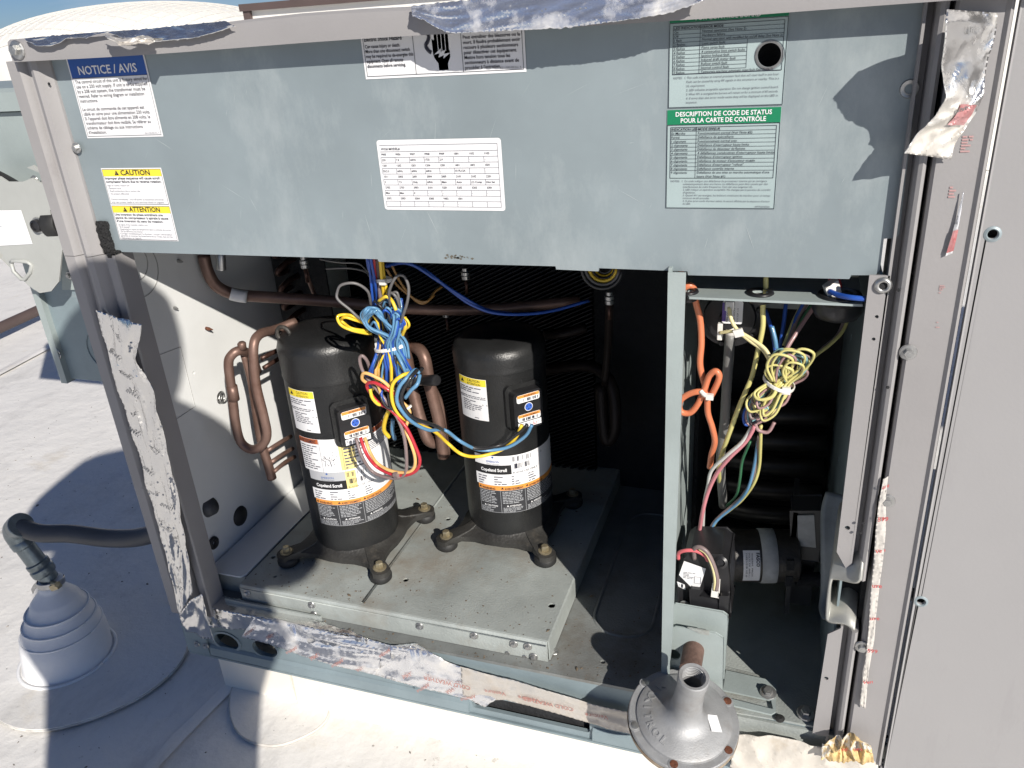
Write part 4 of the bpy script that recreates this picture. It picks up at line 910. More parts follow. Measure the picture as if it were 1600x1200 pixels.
# U loop at the left
t = thing('copper_loop', 'looped copper tube hanging against the pale left wall', 'pipe', Y(385, 700, .12))
LT = [Y(462, 503, .24), Y(430, 515, .20), Y(405, 523, .14), Y(396, 545, .115), Y(400, 600, .11), Y(412, 650, .11), Y(417, 680, .11), Y(408, 697, .11), Y(392, 702, .11), Y(376, 690, .11), Y(368, 660, .11), Y(362, 610, .11), Y(357, 570, .11), Y(362, 555, .115), Y(375, 548, .13), Y(392, 556, .17), Y(402, 580, .2)]
mb = MB(); mb.tube(LT, .0088, 14); mb.build('tube', COPPER, t, smooth=True)
q0, q1_ = Y(362, 603, .11), Y(366, 625, .11); mb = MB(); mb.tube([q0, (q0 + q1_) / 2, q1_], .0102, 14, 0); mb.build('brazed_joint', COPPER, t, smooth=True)
q = Y(378, 541, .13); mb = MB(); mb.lathe([(.008, -.006), (.008, .006), (.005, .009)], q, (.1, 0, 1), 12); mb.build('access_fitting', COPPER, t, smooth=True)
t = thing('copper_header', 'vertical copper header with three short branches below the loop', 'pipe', Y(425, 748, .18))
mb = MB(); mb.tube([Y(380, 552, .15), Y(392, 600, .155), Y(406, 680, .165), Y(420, 730, .17), Y(425, 748, .17)], [.006, .006, .0085, .0095, .0095], 12); mb.build('tube', COPPER, t, smooth=True)
for a, b in (((418, 704), (440, 690)), ((424, 722), (443, 709)), ((428, 737), (446, 722))):
    mb = MB(); mb.tube([Y(*a, .17), Y(*b, .21), Y(b[0] + 14, b[1] - 8, .26)], .0045, 10, 3); mb.build('branch_tube', COPPER, t, smooth=True)
for a, b in (((408, 560), (432, 548)), ((412, 575), (436, 560))):
    mb = MB(); mb.tube([Y(*a, .2), Y(*b, .24), Y(b[0] + 14, b[1] - 8, .28)], .0045, 10, 3); mb.build('branch_tube', COPPERD, t, smooth=True)
HX0 = mat('shaded_copper', (.018, .012, .010), .5, .4, .2, 20)  # copper copy with the shade of the bay's back put into its colour
# suction pipes right of the left compressor
t = thing('copper_pipe', 'pair of bent copper pipes with a black capped valve between the compressors', 'pipe', Y(660, 690, .33))
mb = MB(); mb.tube([Y(615, 470, .37), Y(632, 540, .36), Y(645, 610, .35), Y(660, 665, .34), Y(670, 688, .34), Y(684, 690, .36), Y(690, 672, .4)], .0125, 14); mb.build('tube', COPPER, t, smooth=True)
mb = MB(); mb.tube([Y(600, 560, .42), Y(625, 545, .40), Y(645, 541, .37), Y(662, 556, .345), Y(671, 600, .34), Y(686, 660, .34), Y(693, 714, .34)], .0125, 14); mb.build('tube', COPPER, t, smooth=True)
mb = MB(); mb.tube([Y(672, 604, .36), Y(688, 640, .365), Y(697, 690, .365), Y(694, 712, .35)], .012, 12); mb.build('tube', COPPER, t, smooth=True)
mb = MB(); mb.tube([Y(640, 598, .335), Y(664, 595, .30)], .0085, 12, 0); mb.build('valve_stem', ZINC, t, smooth=True, auto=40)
mb = MB(); mb.tube([Y(662, 595, .302), Y(664, 595, .30), Y(681, 594, .275), Y(682, 594, .274)], [.0095, .0112, .0112, .009], 16, 0); mb.build('valve_cap', PLAST, t, smooth=True, auto=50)
t = thing('muffler', 'small upright black cylinder behind the wire harness', 'muffler', Y(590, 560, .36))
mb = MB(); A_ = Y(590, 560, .36); B_ = Y(583, 512, .36); mb.lathe([(.012, -.004), (.021, .004), (.021, (B_ - A_).length - .008), (.012, (B_ - A_).length)], A_, (0, 0, 1), 24); mb.build('canister', BLACKP, t, smooth=True, auto=50)
mb = MB(); mb.lathe([(.024, -.035), (.024, -.004)], A_, (0, 0, 1), 20); mb.build('collar', BLACKF, t, smooth=True, auto=50)
# dark pipes at the back
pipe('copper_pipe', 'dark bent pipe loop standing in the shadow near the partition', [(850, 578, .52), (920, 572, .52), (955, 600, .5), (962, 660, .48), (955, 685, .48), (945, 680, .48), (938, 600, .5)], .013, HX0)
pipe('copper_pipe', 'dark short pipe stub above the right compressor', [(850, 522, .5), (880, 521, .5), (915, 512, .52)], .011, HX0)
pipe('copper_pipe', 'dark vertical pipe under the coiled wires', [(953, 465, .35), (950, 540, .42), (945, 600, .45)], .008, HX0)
pipe('copper_pipe', 'thin copper tube rising behind the thick pipe at the upper left', [(476, 405, .3), (480, 430, .31), (492, 462, .33)], .0042, COPPER)
for k, (a, b, l) in enumerate(((475, 410, 'upper left'), (727, 428, 'middle'), (697, 487, 'lower middle'), (952, 466, 'right, below the coiled wires'))):
    yv = (.29, .4, .42, .34)[k]; t = thing('service_valve', 'small silver ribbed service valve, %s in the compressor bay' % l, 'valve', Y(a, b, yv))
    q = Y(a, b, yv); mb = MB(); mb.lathe([(.006, -.012), (.008, -.010), (.008, -.004), (.0062, -.003), (.0085, -.002), (.0085, .004), (.006, .006), (.006, .012)], q, (0, 0, 1), 14); mb.build('fitting', ZINC, t, smooth=True, auto=35)
    mb = MB(); mb.lathe([(.0035, -.04), (.0035, -.012)], q, (0, 0, 1), 8); mb.build('stem', COPPERD, t, smooth=True)
q = Y(345, 405, .2); t = tag(MB().lathe([(.009, -.02), (.009, .01), (.006, .014)], q, (.2, 0, 1), 14).build('pressure_switch', ZINC, base=q, smooth=True, auto=40), 'small silver switch just under the cover at the upper left', 'switch')

# ---- coil with end plate and hairpin bends
t = thing('refrigerant_coil', 'dark finned coil across the back of the compressor bay', 'coil', (-.6, .62, FZ))
def cf(a, b, dd): return Vector((a, .60 + dd, b))
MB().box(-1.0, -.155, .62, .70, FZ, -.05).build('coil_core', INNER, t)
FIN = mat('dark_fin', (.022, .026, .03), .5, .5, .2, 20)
mb = MB(); k = 0
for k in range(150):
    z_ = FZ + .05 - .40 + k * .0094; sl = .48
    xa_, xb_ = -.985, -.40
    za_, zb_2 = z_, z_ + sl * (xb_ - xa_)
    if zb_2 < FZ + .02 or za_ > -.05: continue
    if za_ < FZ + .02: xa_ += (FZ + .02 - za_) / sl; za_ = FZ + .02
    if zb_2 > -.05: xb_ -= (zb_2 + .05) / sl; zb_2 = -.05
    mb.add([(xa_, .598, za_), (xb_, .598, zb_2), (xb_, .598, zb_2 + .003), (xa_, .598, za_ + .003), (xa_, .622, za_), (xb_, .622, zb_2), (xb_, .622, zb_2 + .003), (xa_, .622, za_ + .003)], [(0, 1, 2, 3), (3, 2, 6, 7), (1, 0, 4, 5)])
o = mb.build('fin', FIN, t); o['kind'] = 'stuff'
mb = MB(); mb.plate([(.50, FZ + .01), (.60, FZ + .01), (.60, -.06), (.50, -.06)], [], fYZ(-.992), .003); mb.build('end_plate', GALVD, t)
me0 = None
for k in range(22):
    z_ = -.25 - k * .034
    for y_ in (.515, .56):
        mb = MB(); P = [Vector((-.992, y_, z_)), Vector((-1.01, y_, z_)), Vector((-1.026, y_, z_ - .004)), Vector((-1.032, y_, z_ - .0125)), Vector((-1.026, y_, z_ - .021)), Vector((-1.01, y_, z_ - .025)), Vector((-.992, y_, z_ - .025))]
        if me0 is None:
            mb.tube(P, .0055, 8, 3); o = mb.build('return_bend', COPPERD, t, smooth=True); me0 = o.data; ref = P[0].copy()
        else:
            o = bpy.data.objects.new('return_bend', me0); col.objects.link(o); o.parent = t; o.location = Wd(P[0]) - Wd(ref)
# closer hairpins seen left of the compressor
t = thing('hairpin_bank', 'row of dark U shaped tubes between the left wall and the left compressor', 'coil', Y(450, 760, .4))
MB().box(-1.06, -.93, .42, .425, FZ, -.30).build('tube_plate', INNER, t)
me0 = None
for k in range(17):
    z_ = -.36 - k * .038; P = [Vector((-1.0, .42, z_)), Vector((-1.0, .395, z_)), Vector((-1.0, .378, z_ - .006)), Vector((-1.0, .372, z_ - .013)), Vector((-1.0, .378, z_ - .020)), Vector((-1.0, .395, z_ - .026)), Vector((-1.0, .42, z_ - .026))]
    P = [p + Vector(((p.z - z_) * .9, 0, 0)) for p in P]
    if me0 is None:
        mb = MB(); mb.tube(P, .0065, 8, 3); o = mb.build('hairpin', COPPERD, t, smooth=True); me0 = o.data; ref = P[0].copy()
    else:
        o = bpy.data.objects.new('hairpin', me0); col.objects.link(o); o.parent = t; o.location = Wd(P[0]) - Wd(ref)

# ================================================================== WIRES
WJ = random.Random(99)
def wires(parent, specs, r=.0022, name='wire'):
    for c_, pts, *rr in specs:
        if parent.name.startswith('wire_harness'): pts = [pts[0]] + [(a + WJ.uniform(-2, 2), b + WJ.uniform(-2, 2), y + WJ.uniform(-.007, .007)) for a, b, y in pts[1:-1]] + [pts[-1]]
        mb = MB(); mb.tube([Y(*p) for p in pts], rr[0] if rr else r, 7, 6); mb.build(name, WIRE[c_], parent, smooth=True)
def tie(parent, ctr, rad, axis, tail=None, wd=.003, sq=1.0):
    a = Vector(axis).normalized(); u = a.cross(Vector((0, 1, 0))).normalized(); q = a.cross(u)
    mb = MB(); n_ = 24; vs = []
    for i in range(n_):
        t_ = 2 * math.pi * i / n_; rd = u * math.cos(t_) * rad + q * math.sin(t_) * rad * sq
        for s_, k in ((-1, 1), (1, 1), (1, 1.10), (-1, 1.10)): vs.append(ctr + rd * k + a * wd * s_)
    fs = [(i * 4 + j, i * 4 + (j + 1) % 4, ((i + 1) % n_) * 4 + (j + 1) % 4, ((i + 1) % n_) * 4 + j) for i in range(n_) for j in range(4)]
    mb.add(vs, fs)
    hd = ctr + (u * -.35 * rad if tail is None else tail); ax = Vector((.0055, 0, 0)); mb.obox(hd + Vector((0, -rad * sq * 1.0 - .001, 0)), (.0055, 0, 0), (0, .0035, 0), (0, 0, .0048))
    return mb.build('cable_tie', NYLON, parent, bevel=.0008)
har = thing('wire_harness', 'bundled blue, yellow, black and brown wires tied in front of the left compressor', 'wires', Y(620, 690, .1))
yb = .10
W1 = [('blue', [(576, 404, .06), (580, 440, .08), (584, 470, .09), (590, 500, yb)]), ('blue', [(573, 402, .06), (577, 420, .07), (582, 440, .08), (588, 480, .1), (586, 520, yb)]),
      ('red', [(584, 404, .06), (588, 440, .08), (592, 470, .1)]), ('brown', [(590, 402, .07), (594, 440, .08), (597, 480, .09)], .004), ('yellow', [(596, 402, .07), (602, 440, .08), (608, 470, .09), (612, 500, .1)], .003),
      ('yellow', [(594, 404, .065), (597, 430, .075), (600, 465, .09)], .003), ('blue', [(579, 402, .055), (584, 440, .075), (589, 470, .1)]),
      # large black loops
      ('grey', [(580, 478, .09), (573, 455, .07), (556, 444, .06), (535, 444, .055), (525, 455, .055), (530, 470, .055), (545, 485, .06), (562, 497, .07), (575, 505, .08)], .0024),
      ('grey', [(610, 480, .08), (609, 455, .06), (618, 434, .055), (632, 432, .055), (639, 448, .055), (638, 470, .06), (628, 495, .07), (622, 515, .09)], .0024),
      ('grey', [(600, 466, .08), (612, 459, .075), (622, 468, .075), (626, 485, .08)], .0024), ('grey', [(592, 475, .075), (605, 462, .07), (618, 458, .07), (624, 470, .075)], .0022),
      ('black', [(585, 470, .08), (593, 478, .075), (600, 490, .08), (602, 520, .09)]), ('black', [(600, 470, .08), (610, 500, .08), (615, 530, .09)]),
      # yellow side loop
      ('yellow', [(575, 510, .09), (556, 496, .07), (538, 490, .06), (528, 495, .055), (532, 507, .055), (548, 515, .06), (570, 520, .08), (580, 521, .09)], .0026), ('yellow', [(572, 506, .09), (555, 499, .07), (540, 494, .06), (533, 498, .058), (538, 506, .058), (552, 512, .06), (575, 517, .08)], .0024),
      ('yellow', [(592, 470, .07), (603, 463, .065), (612, 470, .065), (619, 485, .07)], .0028),
      ('yellow', [(632, 495, .08), (633, 510, .08), (628, 525, .09)], .003)]
wires(har, W1)
# pale blue loops
R_ = random.Random(21)
for k in range(7):
    o_ = k * 3.4 - 3
    wires(har, [('skyblue', [(612 + o_, 540, yb), (596 + o_ * .6, 525, .085), (576 + o_ * .2, 512, .07), (566 + o_ * .5, 498, .062), (569 + o_, 486, .060), (580 + o_ * .4, 481 + o_ * .5, .062), (592, 487 + o_ * .5, .066), (600, 500, .075), (614 + o_, 530, .09), (622 + o_, 560, .095)], .0023)])
for k in range(11):
    o_ = k * 2.4 - 12; wires(har, [('skyblue' if k % 2 else 'blue', [(616 + o_, 466, .085), (622 + o_ * .6, 490, .08), (618 + o_ * .5, 520, .08), (612 + o_, 540, .085), (620 + o_ * 1.6, 570, .09), (628 + o_ * 1.8, 595 + R_.uniform(-6, 4), .1)], .0022)])
for k in range(14):
    c_ = ('blue', 'blue', 'black', 'blue', 'yellow', 'tan', 'blue', 'black', 'skyblue', 'black', 'blue', 'tan', 'blue', 'black')[k]; o_ = k * 3.4 - 3
    wires(har, [(c_, [(588 + o_ * .6, 472, .1), (592 + o_ * .7, 500, .105), (596 + o_ * .5, 530, .1), (600 + o_ * .35, 545, .1), (588 + o_ * 1.2, 580, .1), (580 + o_ * 1.4, 605, .1)], .0024)])
# fan of blue and yellow below the tie
fan = [('blue', 574, 590), ('blue', 578, 600), ('yellow', 580, 598), ('peach', 585, 602), ('peach', 590, 596), ('yellow', 600, 604), ('blue', 606, 600), ('blue', 604, 597), ('yellow', 610, 596), ('yellow', 614, 600), ('yellow', 612, 604), ('peach', 622, 598), ('blue', 624, 600), ('blue', 628, 596), ('peach', 632, 590), ('skyblue', 630, 592), ('skyblue', 638, 586), ('skyblue', 641, 578), ('skyblue', 636, 584), ('blue', 618, 604)]
for k, (c_, x_, y_) in enumerate(fan):
    xt = 592 + (k / len(fan)) * 26
    wires(har, [(c_, [(xt, 530, .10), (xt + (x_ - xt) * .15, 546, .088 + .01 * (k % 3)), (xt + (x_ - xt) * .6, 572, .082 + .008 * (k % 3)), (x_, y_, .09 + .006 * (k % 3)), (x_ + 3, y_ + 6, .11)], .0026)])
R3 = random.Random(77)
for k in range(16):
    c_ = ('skyblue', 'blue', 'skyblue', 'blue', 'black', 'yellow', 'skyblue', 'blue')[k % 8]; a_ = R3.uniform(-1, 1); e_ = R3.uniform(-1, 1)
    top_ = (604 + 26 * a_, 484 + 12 * abs(a_) + R3.uniform(-12, 8))
    wires(har, [(c_, [(top_[0] - 8, top_[1] + 16, .085), (top_[0], top_[1], .075), (top_[0] + 9, top_[1] + 12, .08), (606 + 14 * a_, 525, .088), (608 + 9 * e_, 543, .092), (606 + 18 * e_, 562, .085), (606 + 30 * e_, 588 + R3.uniform(-8, 12), .09), (602 + 32 * e_, 604 + R3.uniform(-6, 10), .10)], .0019)])
for k in range(6):
    a_ = R3.uniform(0, 1); wires(har, [(('black', 'grey', 'mauve', 'black', 'yellow', 'blue')[k], [(600 + 14 * a_, 600, .09), (596 + 22 * a_, 618, .075), (604 + 14 * a_, 636, .075), (622 + 8 * a_, 646, .08), (628, 668 + 14 * a_, .085)], .0022)])
tie(har, Y(599, 437, .085), .0135, (0, 0, 1), sq=.7); tie(har, Y(608, 543, .095), .025, (-.2, 0, 1), Vector((-.022, .02, .0)), sq=.55)
tie(har, Y(632, 640, .085), .0145, (-.6, 0, 1), Vector((-.006, .004, -.010)), wd=.002, sq=.6)
# compressor leads, brown red peach black sky yellow
lead = thing('compressor_lead', 'brown, red and peach leads looping from the left terminal box', 'wires', Y(600, 740, .1))
q1 = (556, 683, .085)
wires(lead, [('brown', [(556, 684, .085), (565, 712, .075), (580, 735, .09), (600, 745, .085), (622, 747, .08), (634, 738, .075), (635, 710, .07), (631, 680, .07), (622, 655, .072), (612, 640, .075), (600, 622, .075), (580, 598, .08), (567, 580, .085), (562, 562, .085), (566, 556, .085), (574, 565, .09), (580, 585, .1)], .0031),
             ('red', [(563, 684, .085), (572, 708, .075), (586, 727, .09), (604, 738, .085), (622, 743, .08), (640, 741, .075), (652, 733, .073), (656, 718, .07), (648, 695, .07), (636, 670, .07), (624, 655, .072), (610, 640, .075), (590, 628, .078), (576, 610, .075), (574, 600, .07), (585, 598, .066), (602, 606, .066), (616, 616, .07), (628, 625, .08)], .0031),
             ('peach', [(570, 684, .085), (577, 704, .075), (588, 722, .09), (604, 733, .083), (622, 738, .079), (640, 737, .074), (648, 728, .072), (648, 712, .07), (641, 690, .07), (634, 670, .075), (640, 650, .08), (638, 638, .085), (625, 625, .08), (604, 600, .068), (585, 588, .064), (569, 583, .064), (566, 592, .07), (575, 600, .08)], .0030),
             ('yellow', [(603, 630, .085), (592, 632, .075), (582, 622, .07), (578, 608, .07)], .0030), ('peach', [(600, 630, .08), (595, 615, .075), (590, 600, .07)], .0025)])
mb = MB(); mb.tube([Y(617, 742, .078), Y(623, 742, .076)], .0062, 8, 0); mb.build('tape_band', WIRE['brown'], lead)
lead = thing('compressor_lead', 'black, pale blue and yellow leads running to the right terminal box', 'wires', Y(700, 690, .15))
wires(lead, [('yellow', [(608, 683, .12), (600, 672, .11), (602, 655, .10), (608, 640, .09)], .0040), ('yellow', [(644, 582, .09), (628, 587, .07), (614, 600, .065), (612, 620, .065), (618, 640, .07), (632, 655, .08), (655, 664, .10), (680, 675, .13), (700, 693, .17), (722, 710, 0.165), (750, 713, 0.195), (785, 702, 0.215), (805, 685, 0.215), (815, 664, 0.210)], .0033),
             ('skyblue', [(655, 583, .10), (648, 578, .095), (636, 590, .07), (624, 605, .062), (620, 625, .062), (628, 642, .065), (645, 660, .08), (670, 672, .11), (695, 672, .15), (720, 690, 0.145), (750, 703, 0.185), (790, 700, 0.205), (820, 682, 0.210), (831, 664, 0.205)], .0033),
             ('black', [(652, 578, .09), (640, 592, .07), (629, 612, .064), (628, 628, .066), (636, 644, .07), (650, 655, .085), (680, 665, .12), (705, 680, .17), (740, 700, 0.170), (780, 696, 0.205), (806, 680, 0.210), (824, 664, 0.210)], .0033),
             ('skyblue', [(656, 586, .1), (652, 600, .085), (642, 610, .08), (633, 622, .08)], .0034), ('skyblue', [(617, 686, .12), (613, 672, .11), (614, 655, .10)], .0038),
             ('black', [(660, 575, .12), (650, 590, .10), (645, 605, .1)], .0035)])
t = thing('low_voltage_wires', 'blue and brown wires sagging in the shade behind the harness', 'wires', Y(740, 470, .2))
wires(t, [('blue', [(604, 416, .12), (625, 410, .15), (660, 420, .18), (700, 450, .2), (735, 475, .22), (780, 490, .25), (850, 488, .3), (920, 470, .35)], .003), ('blue', [(604, 414, .13), (640, 412, .16), (680, 436, .19), (720, 462, .21), (760, 484, .24), (800, 490, .27)], .003),
          ('tan', [(604, 420, .14), (620, 445, .15), (650, 468, .17), (668, 470, .18), (680, 455, .2), (690, 448, .22)], .0022), ('tan', [(612, 414, .14), (625, 440, .15), (645, 466, .17), (662, 474, .18), (678, 462, .2)], .0022),
          ('grey', [(500, 405, .2), (530, 410, .18), (560, 412, .14), (576, 425, .1)], .0018), ('grey', [(510, 420, .2), (545, 419, .17), (570, 424, .12), (578, 432, .1)], .0018)])
t = thing('coiled_wires', 'coil of yellow and black wire hanging below the cover beside the partition', 'wires', Y(940, 430, .22))
for k, (c_, r_) in enumerate((('black', 33), ('grey', 28), ('yellow', 23), ('black', 20), ('yellow', 18), ('black', 13))):
    mb = MB(); C0 = Y(940, 420, .22); mb.tube([C0 + Vector((r_ * .001 * math.cos(i * math.pi / 10), .004 * k, r_ * .001 * math.sin(i * math.pi / 10))) for i in range(21)], .0032, 7, 0); mb.build('wire', WIRE[c_], t, smooth=True)

# ================================================================== BURNER BAY
shz = Y(1200, 470, .0).z
bay = thing('wiring_shelf', 'pale galvanized shelf across the top of the burner bay with black bushings', 'shelf', (-.02, .05, shz))
g1, g2, g3 = Z(1075, 457, shz), Z(1188, 459, shz), Z(1312, 462, shz)
mb = MB(); mb.plate([(-.122, .002), (.084, .002), (.084, .11), (-.128, .11), (-.128, .012)], [circ(g1.x, g1.y, .011, 16), circ(g2.x, g2.y, .013, 16), circ(g3.x, g3.y, .022, 16)], fXY(shz), -.003); mb.build('shelf', GALVX, bay, bevel=.001)
mb = MB(); mb.box(-.126, .085, .13, .134, shz - .055, shz + .005); mb.build('hanging_plate', GALVD, bay)
for q, r_ in ((g1, .013), (g2, .016), (g3, .025)):
    mb = MB(); mb.lathe([(r_ * .62, -.012), (r_ * .9, -.010), (r_ * .95, -.001), (r_ * 1.08, .001), (r_ * 1.0, .0035), (r_ * .62, .003)], q, seg=24, cap0=False, cap1=False); mb.build('grommet', PLAST, bay, smooth=True)
mb = MB(); q = Z(1312, 462, shz); mb.lathe([(.030, -.008), (.031, -.024), (.026, -.034), (.016, -.038)], q + Vector((.0, .02, 0)), seg=28); mb.build('bushing', PLAST, bay, smooth=True, auto=50)
# pressure switch
t = thing('air_pressure_switch', 'round black pressure switch with a white and purple label under the shelf', 'switch', Y(1138, 500, .10))
q = Y(1141, 492, .10); n_ = Vector((0, -1, 0))
mb = MB(); mb.lathe([(.044, -.012), (.046, 0), (.045, .006), (.036, .008), (.034, .013), (.014, .015), (.012, .026), (.001, .026)], q, n_, 36); mb.build('housing', PLAST, t, smooth=True, auto=35)
for k in range(6):
    a = k * 1.05 + .3; mb = MB(); mb.lathe([(.004, 0), (.004, .010), (.003, .011)], q + Vector((.041 * math.cos(a), 0, .041 * math.sin(a))), n_, 10); mb.build('rivet', PLAST, t)
q = Y(1129, 471, .066); d = Decal(flatXZ(.071, q.x, q.z)); d.rr(0, 0, .027, .033, .003, WHITE); d.rect(.0, .003, .005, .030, PURPLE, .0012)
for k in range(4): d.text('5/15 XXP 1.15' if k % 2 else 'MS-0035', .008 + k * .0045, .030, .0032, INK, rot=-math.pi / 2, width=.020)
d.build('switch_label', t)
mb = MB(); q = Y(1140, 476, .06); mb.box(q.x - .006, q.x + .006, q.y - .004, q.y + .008, q.z - .008, q.z + .006); mb.build('spade_connector', ZINC, t, bevel=.001)
mb = MB(); q = Y(1125, 517, .06); mb.box(q.x - .0035, q.x + .0035, q.y - .003, q.y + .006, q.z - .013, q.z + .011); mb.build('spade_connector', NYLON, t, bevel=.001)
mb = MB(); mb.tube([Y(1142, 508, .085), Y(1141, 525, .085)], .007, 12, 0); mb.build('barb', NYLON, t, smooth=True)
o = MB().tube([Y(1141, 522, .085), Y(1137, 580, .09), Y(1132, 660, .10), Y(1126, 720, .12), Y(1130, 790, .17)], .0072, 12).build('vinyl_hose', GREYT, smooth=True, base=Y(1126, 720, .12)); tag(o, 'grey vinyl hose dropping from the black pressure switch', 'hose')
# orange cable with figure eight
t = thing('orange_cable', 'orange cable tied in a loop beside the partition', 'cable', Y(1100, 640, .06))
mb = MB(); mb.tube([Y(1064, 420, .05), Y(1064, 436, .04), Y(1067, 449, .03), Y(1078, 446, .03), Y(1084, 452, .035), Y(1087, 472, .05), Y(1094, 500, .06), Y(1096, 535, .06), Y(1094, 570, .058), Y(1101, 600, .055), Y(1108, 620, .052), Y(1118, 605, .045), Y(1124, 588, .042), Y(1118, 580, .042), Y(1108, 588, .045), Y(1100, 610, .048), Y(1090, 632, .05), Y(1078, 645, .052), Y(1064, 643, .052), Y(1062, 628, .05), Y(1074, 617, .048), Y(1092, 612, .046), Y(1104, 618, .05), Y(1106, 645, .058), Y(1113, 668, .065), Y(1117, 690, .075), Y(1112, 710, .085), Y(1109, 730, .1)], .0045, 10, 8); mb.build('cable', WIRE['orange'], t, smooth=True)
mb = MB(); mb.tube([Y(1095, 611, .043), Y(1101, 617, .040), Y(1110, 620, .042)], .0032, 8, 3); mb.obox(Y(1109, 620, .04), (.005, 0, 0), (0, .003, 0), (0, 0, .004)); mb.build('cable_tie', NYLON, t, smooth=False)
# pale switch lead
t = thing('switch_lead', 'pair of pale yellow wires running from the pressure switch to the wire bundle', 'wires', Y(1160, 520, .05))
wires(t, [('pale', [(1139, 480, .058), (1143, 500, .05), (1153, 516, .045), (1175, 530, .04), (1195, 545, .035), (1207, 565, .03)], .0027), ('pale', [(1125, 520, .055), (1140, 518, .048), (1153, 519, .044), (1175, 535, .04), (1193, 548, .038), (1203, 565, .035)], .0025)])
mb = MB(); mb.obox(Y(1154, 520, .042), (.006, 0, .002), (0, .003, 0), (-.002, 0, .005)); mb.build('cable_tie', NYLON, t, bevel=.0008)
t = tag(MB().tube([Y(1197, 430, .04), Y(1196, 455, .04), Y(1192, 480, .045), Y(1192, 510, .045), Y(1185, 545, .045), Y(1176, 585, .045), Y(1168, 605, .045), Y(1155, 635, .05), Y(1142, 670, .06), Y(1128, 710, .08), Y(1123, 735, .11), Y(1130, 790, .2)], .0034, 8).build('yellow_cable', WIRE['lemon'], smooth=True, base=Y(1123, 735, .1)), 'long single yellow wire dropping through the middle bushing', 'cable')
# tangled bundle
bun = thing('wire_bundle', 'tangled bundle of yellow, pale blue and brown wires tied in the burner bay', 'wires', Y(1210, 640, .04))
R_ = random.Random(5); cols = ['lemon', 'lemon', 'lemon', 'teal', 'teal', 'mauve', 'mauve', 'brown', 'green', 'blue', 'black', 'lemon', 'lemon', 'teal']
for k in range(44):
    c_ = cols[k % len(cols)] if k < 20 else R_.choice(cols[:8]); yk = .02 + .045 * R_.random()
    # top loop leaning right, bottom loop leaning left, passing through the tie near 1217,597
    tx, ty = 1217 + R_.uniform(-13, 13), 597 + R_.uniform(-4, 4)
    wA, hA = R_.uniform(14, 34), R_.uniform(24, 52); wB, hB = R_.uniform(10, 24), R_.uniform(28, 66)
    sx = R_.uniform(.05, .6)
    pts = [(tx, ty, yk)]
    pts += [(tx - wA * .5 + hA * sx * .5, ty - hA * .55, yk - .008), (tx - wA * .25 + hA * sx, ty - hA, yk - .012), (tx + wA * .7 + hA * sx, ty - hA * .85, yk - .01), (tx + wA * .8 + hA * sx * .5, ty - hA * .4, yk), (tx + 4, ty + 3, yk + .004)]
    pts += [(tx + wB * .7 - hB * .30, ty + hB * .4, yk - .004), (tx + wB * .6 - hB * .5, ty + hB * .85, yk - .008), (tx - wB * .3 - hB * .55, ty + hB, yk - .01), (tx - wB * .8 - hB * .4, ty + hB * .6, yk - .004), (tx - 5, ty + 2, yk + .004)]
    mb = MB(); mb.tube([Y(*p) for p in pts], R_.uniform(.0013, .0022), 6, 6); mb.build('wire', WIRE[c_], bun, smooth=True)
tie(bun, Y(1217, 597, .04), .020, (.35, 0, 1), Vector((.010, .006, -.003)), wd=.0025, sq=1.2)
wires(bun, [('mauve', [(1275, 475, .09), (1258, 500, .08), (1235, 535, .06), (1222, 560, .05)], .003), ('green', [(1270, 474, .10), (1250, 505, .09), (1232, 540, .07)], .003), ('brown', [(1262, 472, .10), (1245, 500, .09), (1232, 535, .07), (1222, 560, .05)], .003), ('blue', [(1257, 472, .1), (1243, 500, .09), (1230, 540, .07)], .003),
            ('lemon', [(1255, 472, .11), (1240, 502, .09), (1225, 540, .07)], .0025), ('blue', [(1196, 485, .09), (1207, 520, .07), (1211, 545, .06), (1213, 570, .05)], .0028), ('skyblue', [(1206, 510, .068), (1211, 530, .062), (1213, 545, .06)], .0031), ('blue', [(1228, 475, .1), (1224, 510, .09), (1218, 545, .08)], .0028),
            ('lemon', [(1325, 500, .10), (1315, 520, .09), (1295, 540, .08), (1275, 555, .07), (1262, 570, .06)], .0025), ('brown', [(1320, 500, .10), (1308, 525, .09), (1285, 545, .08), (1268, 560, .07)], .0025)])
# leads leaving the bundle downwards
bl = thing('burner_leads', 'pink, grey, green and yellow leads fanning down from the tangled bundle to the motor', 'wires', Y(1110, 830, .12))
wires(bl, [('pink', [(1180, 665, .04), (1165, 690, .05), (1140, 715, .06), (1120, 740, .075), (1106, 770, .09), (1098, 800, .10), (1093, 830, .12), (1088, 862, .12)], .0032), ('white', [(1176, 665, .045), (1160, 690, .05), (1135, 712, .06), (1112, 735, .075), (1106, 760, .09), (1100, 790, .11), (1098, 830, .14)], .0028),
           ('mauve', [(1180, 662, .04), (1185, 672, .04), (1200, 675, .04), (1210, 660, .04)], .0026), ('green', [(1172, 690, .07), (1160, 720, .09), (1156, 750, .10), (1150, 775, .12), (1135, 790, .16)], .0022),
           ('lemon', [(1189, 665, .05), (1188, 700, .07), (1186, 730, .09), (1178, 755, .10), (1160, 780, .12), (1140, 797, .13), (1121, 812, .13), (1112, 828, .13), (1113, 838, .13)], .0026), ('brown', [(1186, 680, .06), (1182, 715, .085), (1176, 750, .10), (1155, 780, .12), (1125, 806, .13), (1112, 822, .13), (1110, 838, .13)], .0026),
           ('skyblue', [(1184, 690, .07), (1178, 730, .09), (1168, 765, .10), (1150, 788, .12), (1128, 806, .128), (1115, 820, .128), (1109, 838, .128)], .0024), ('palered', [(1093, 830, .12), (1094, 850, .12), (1090, 868, .115)], .0024)])
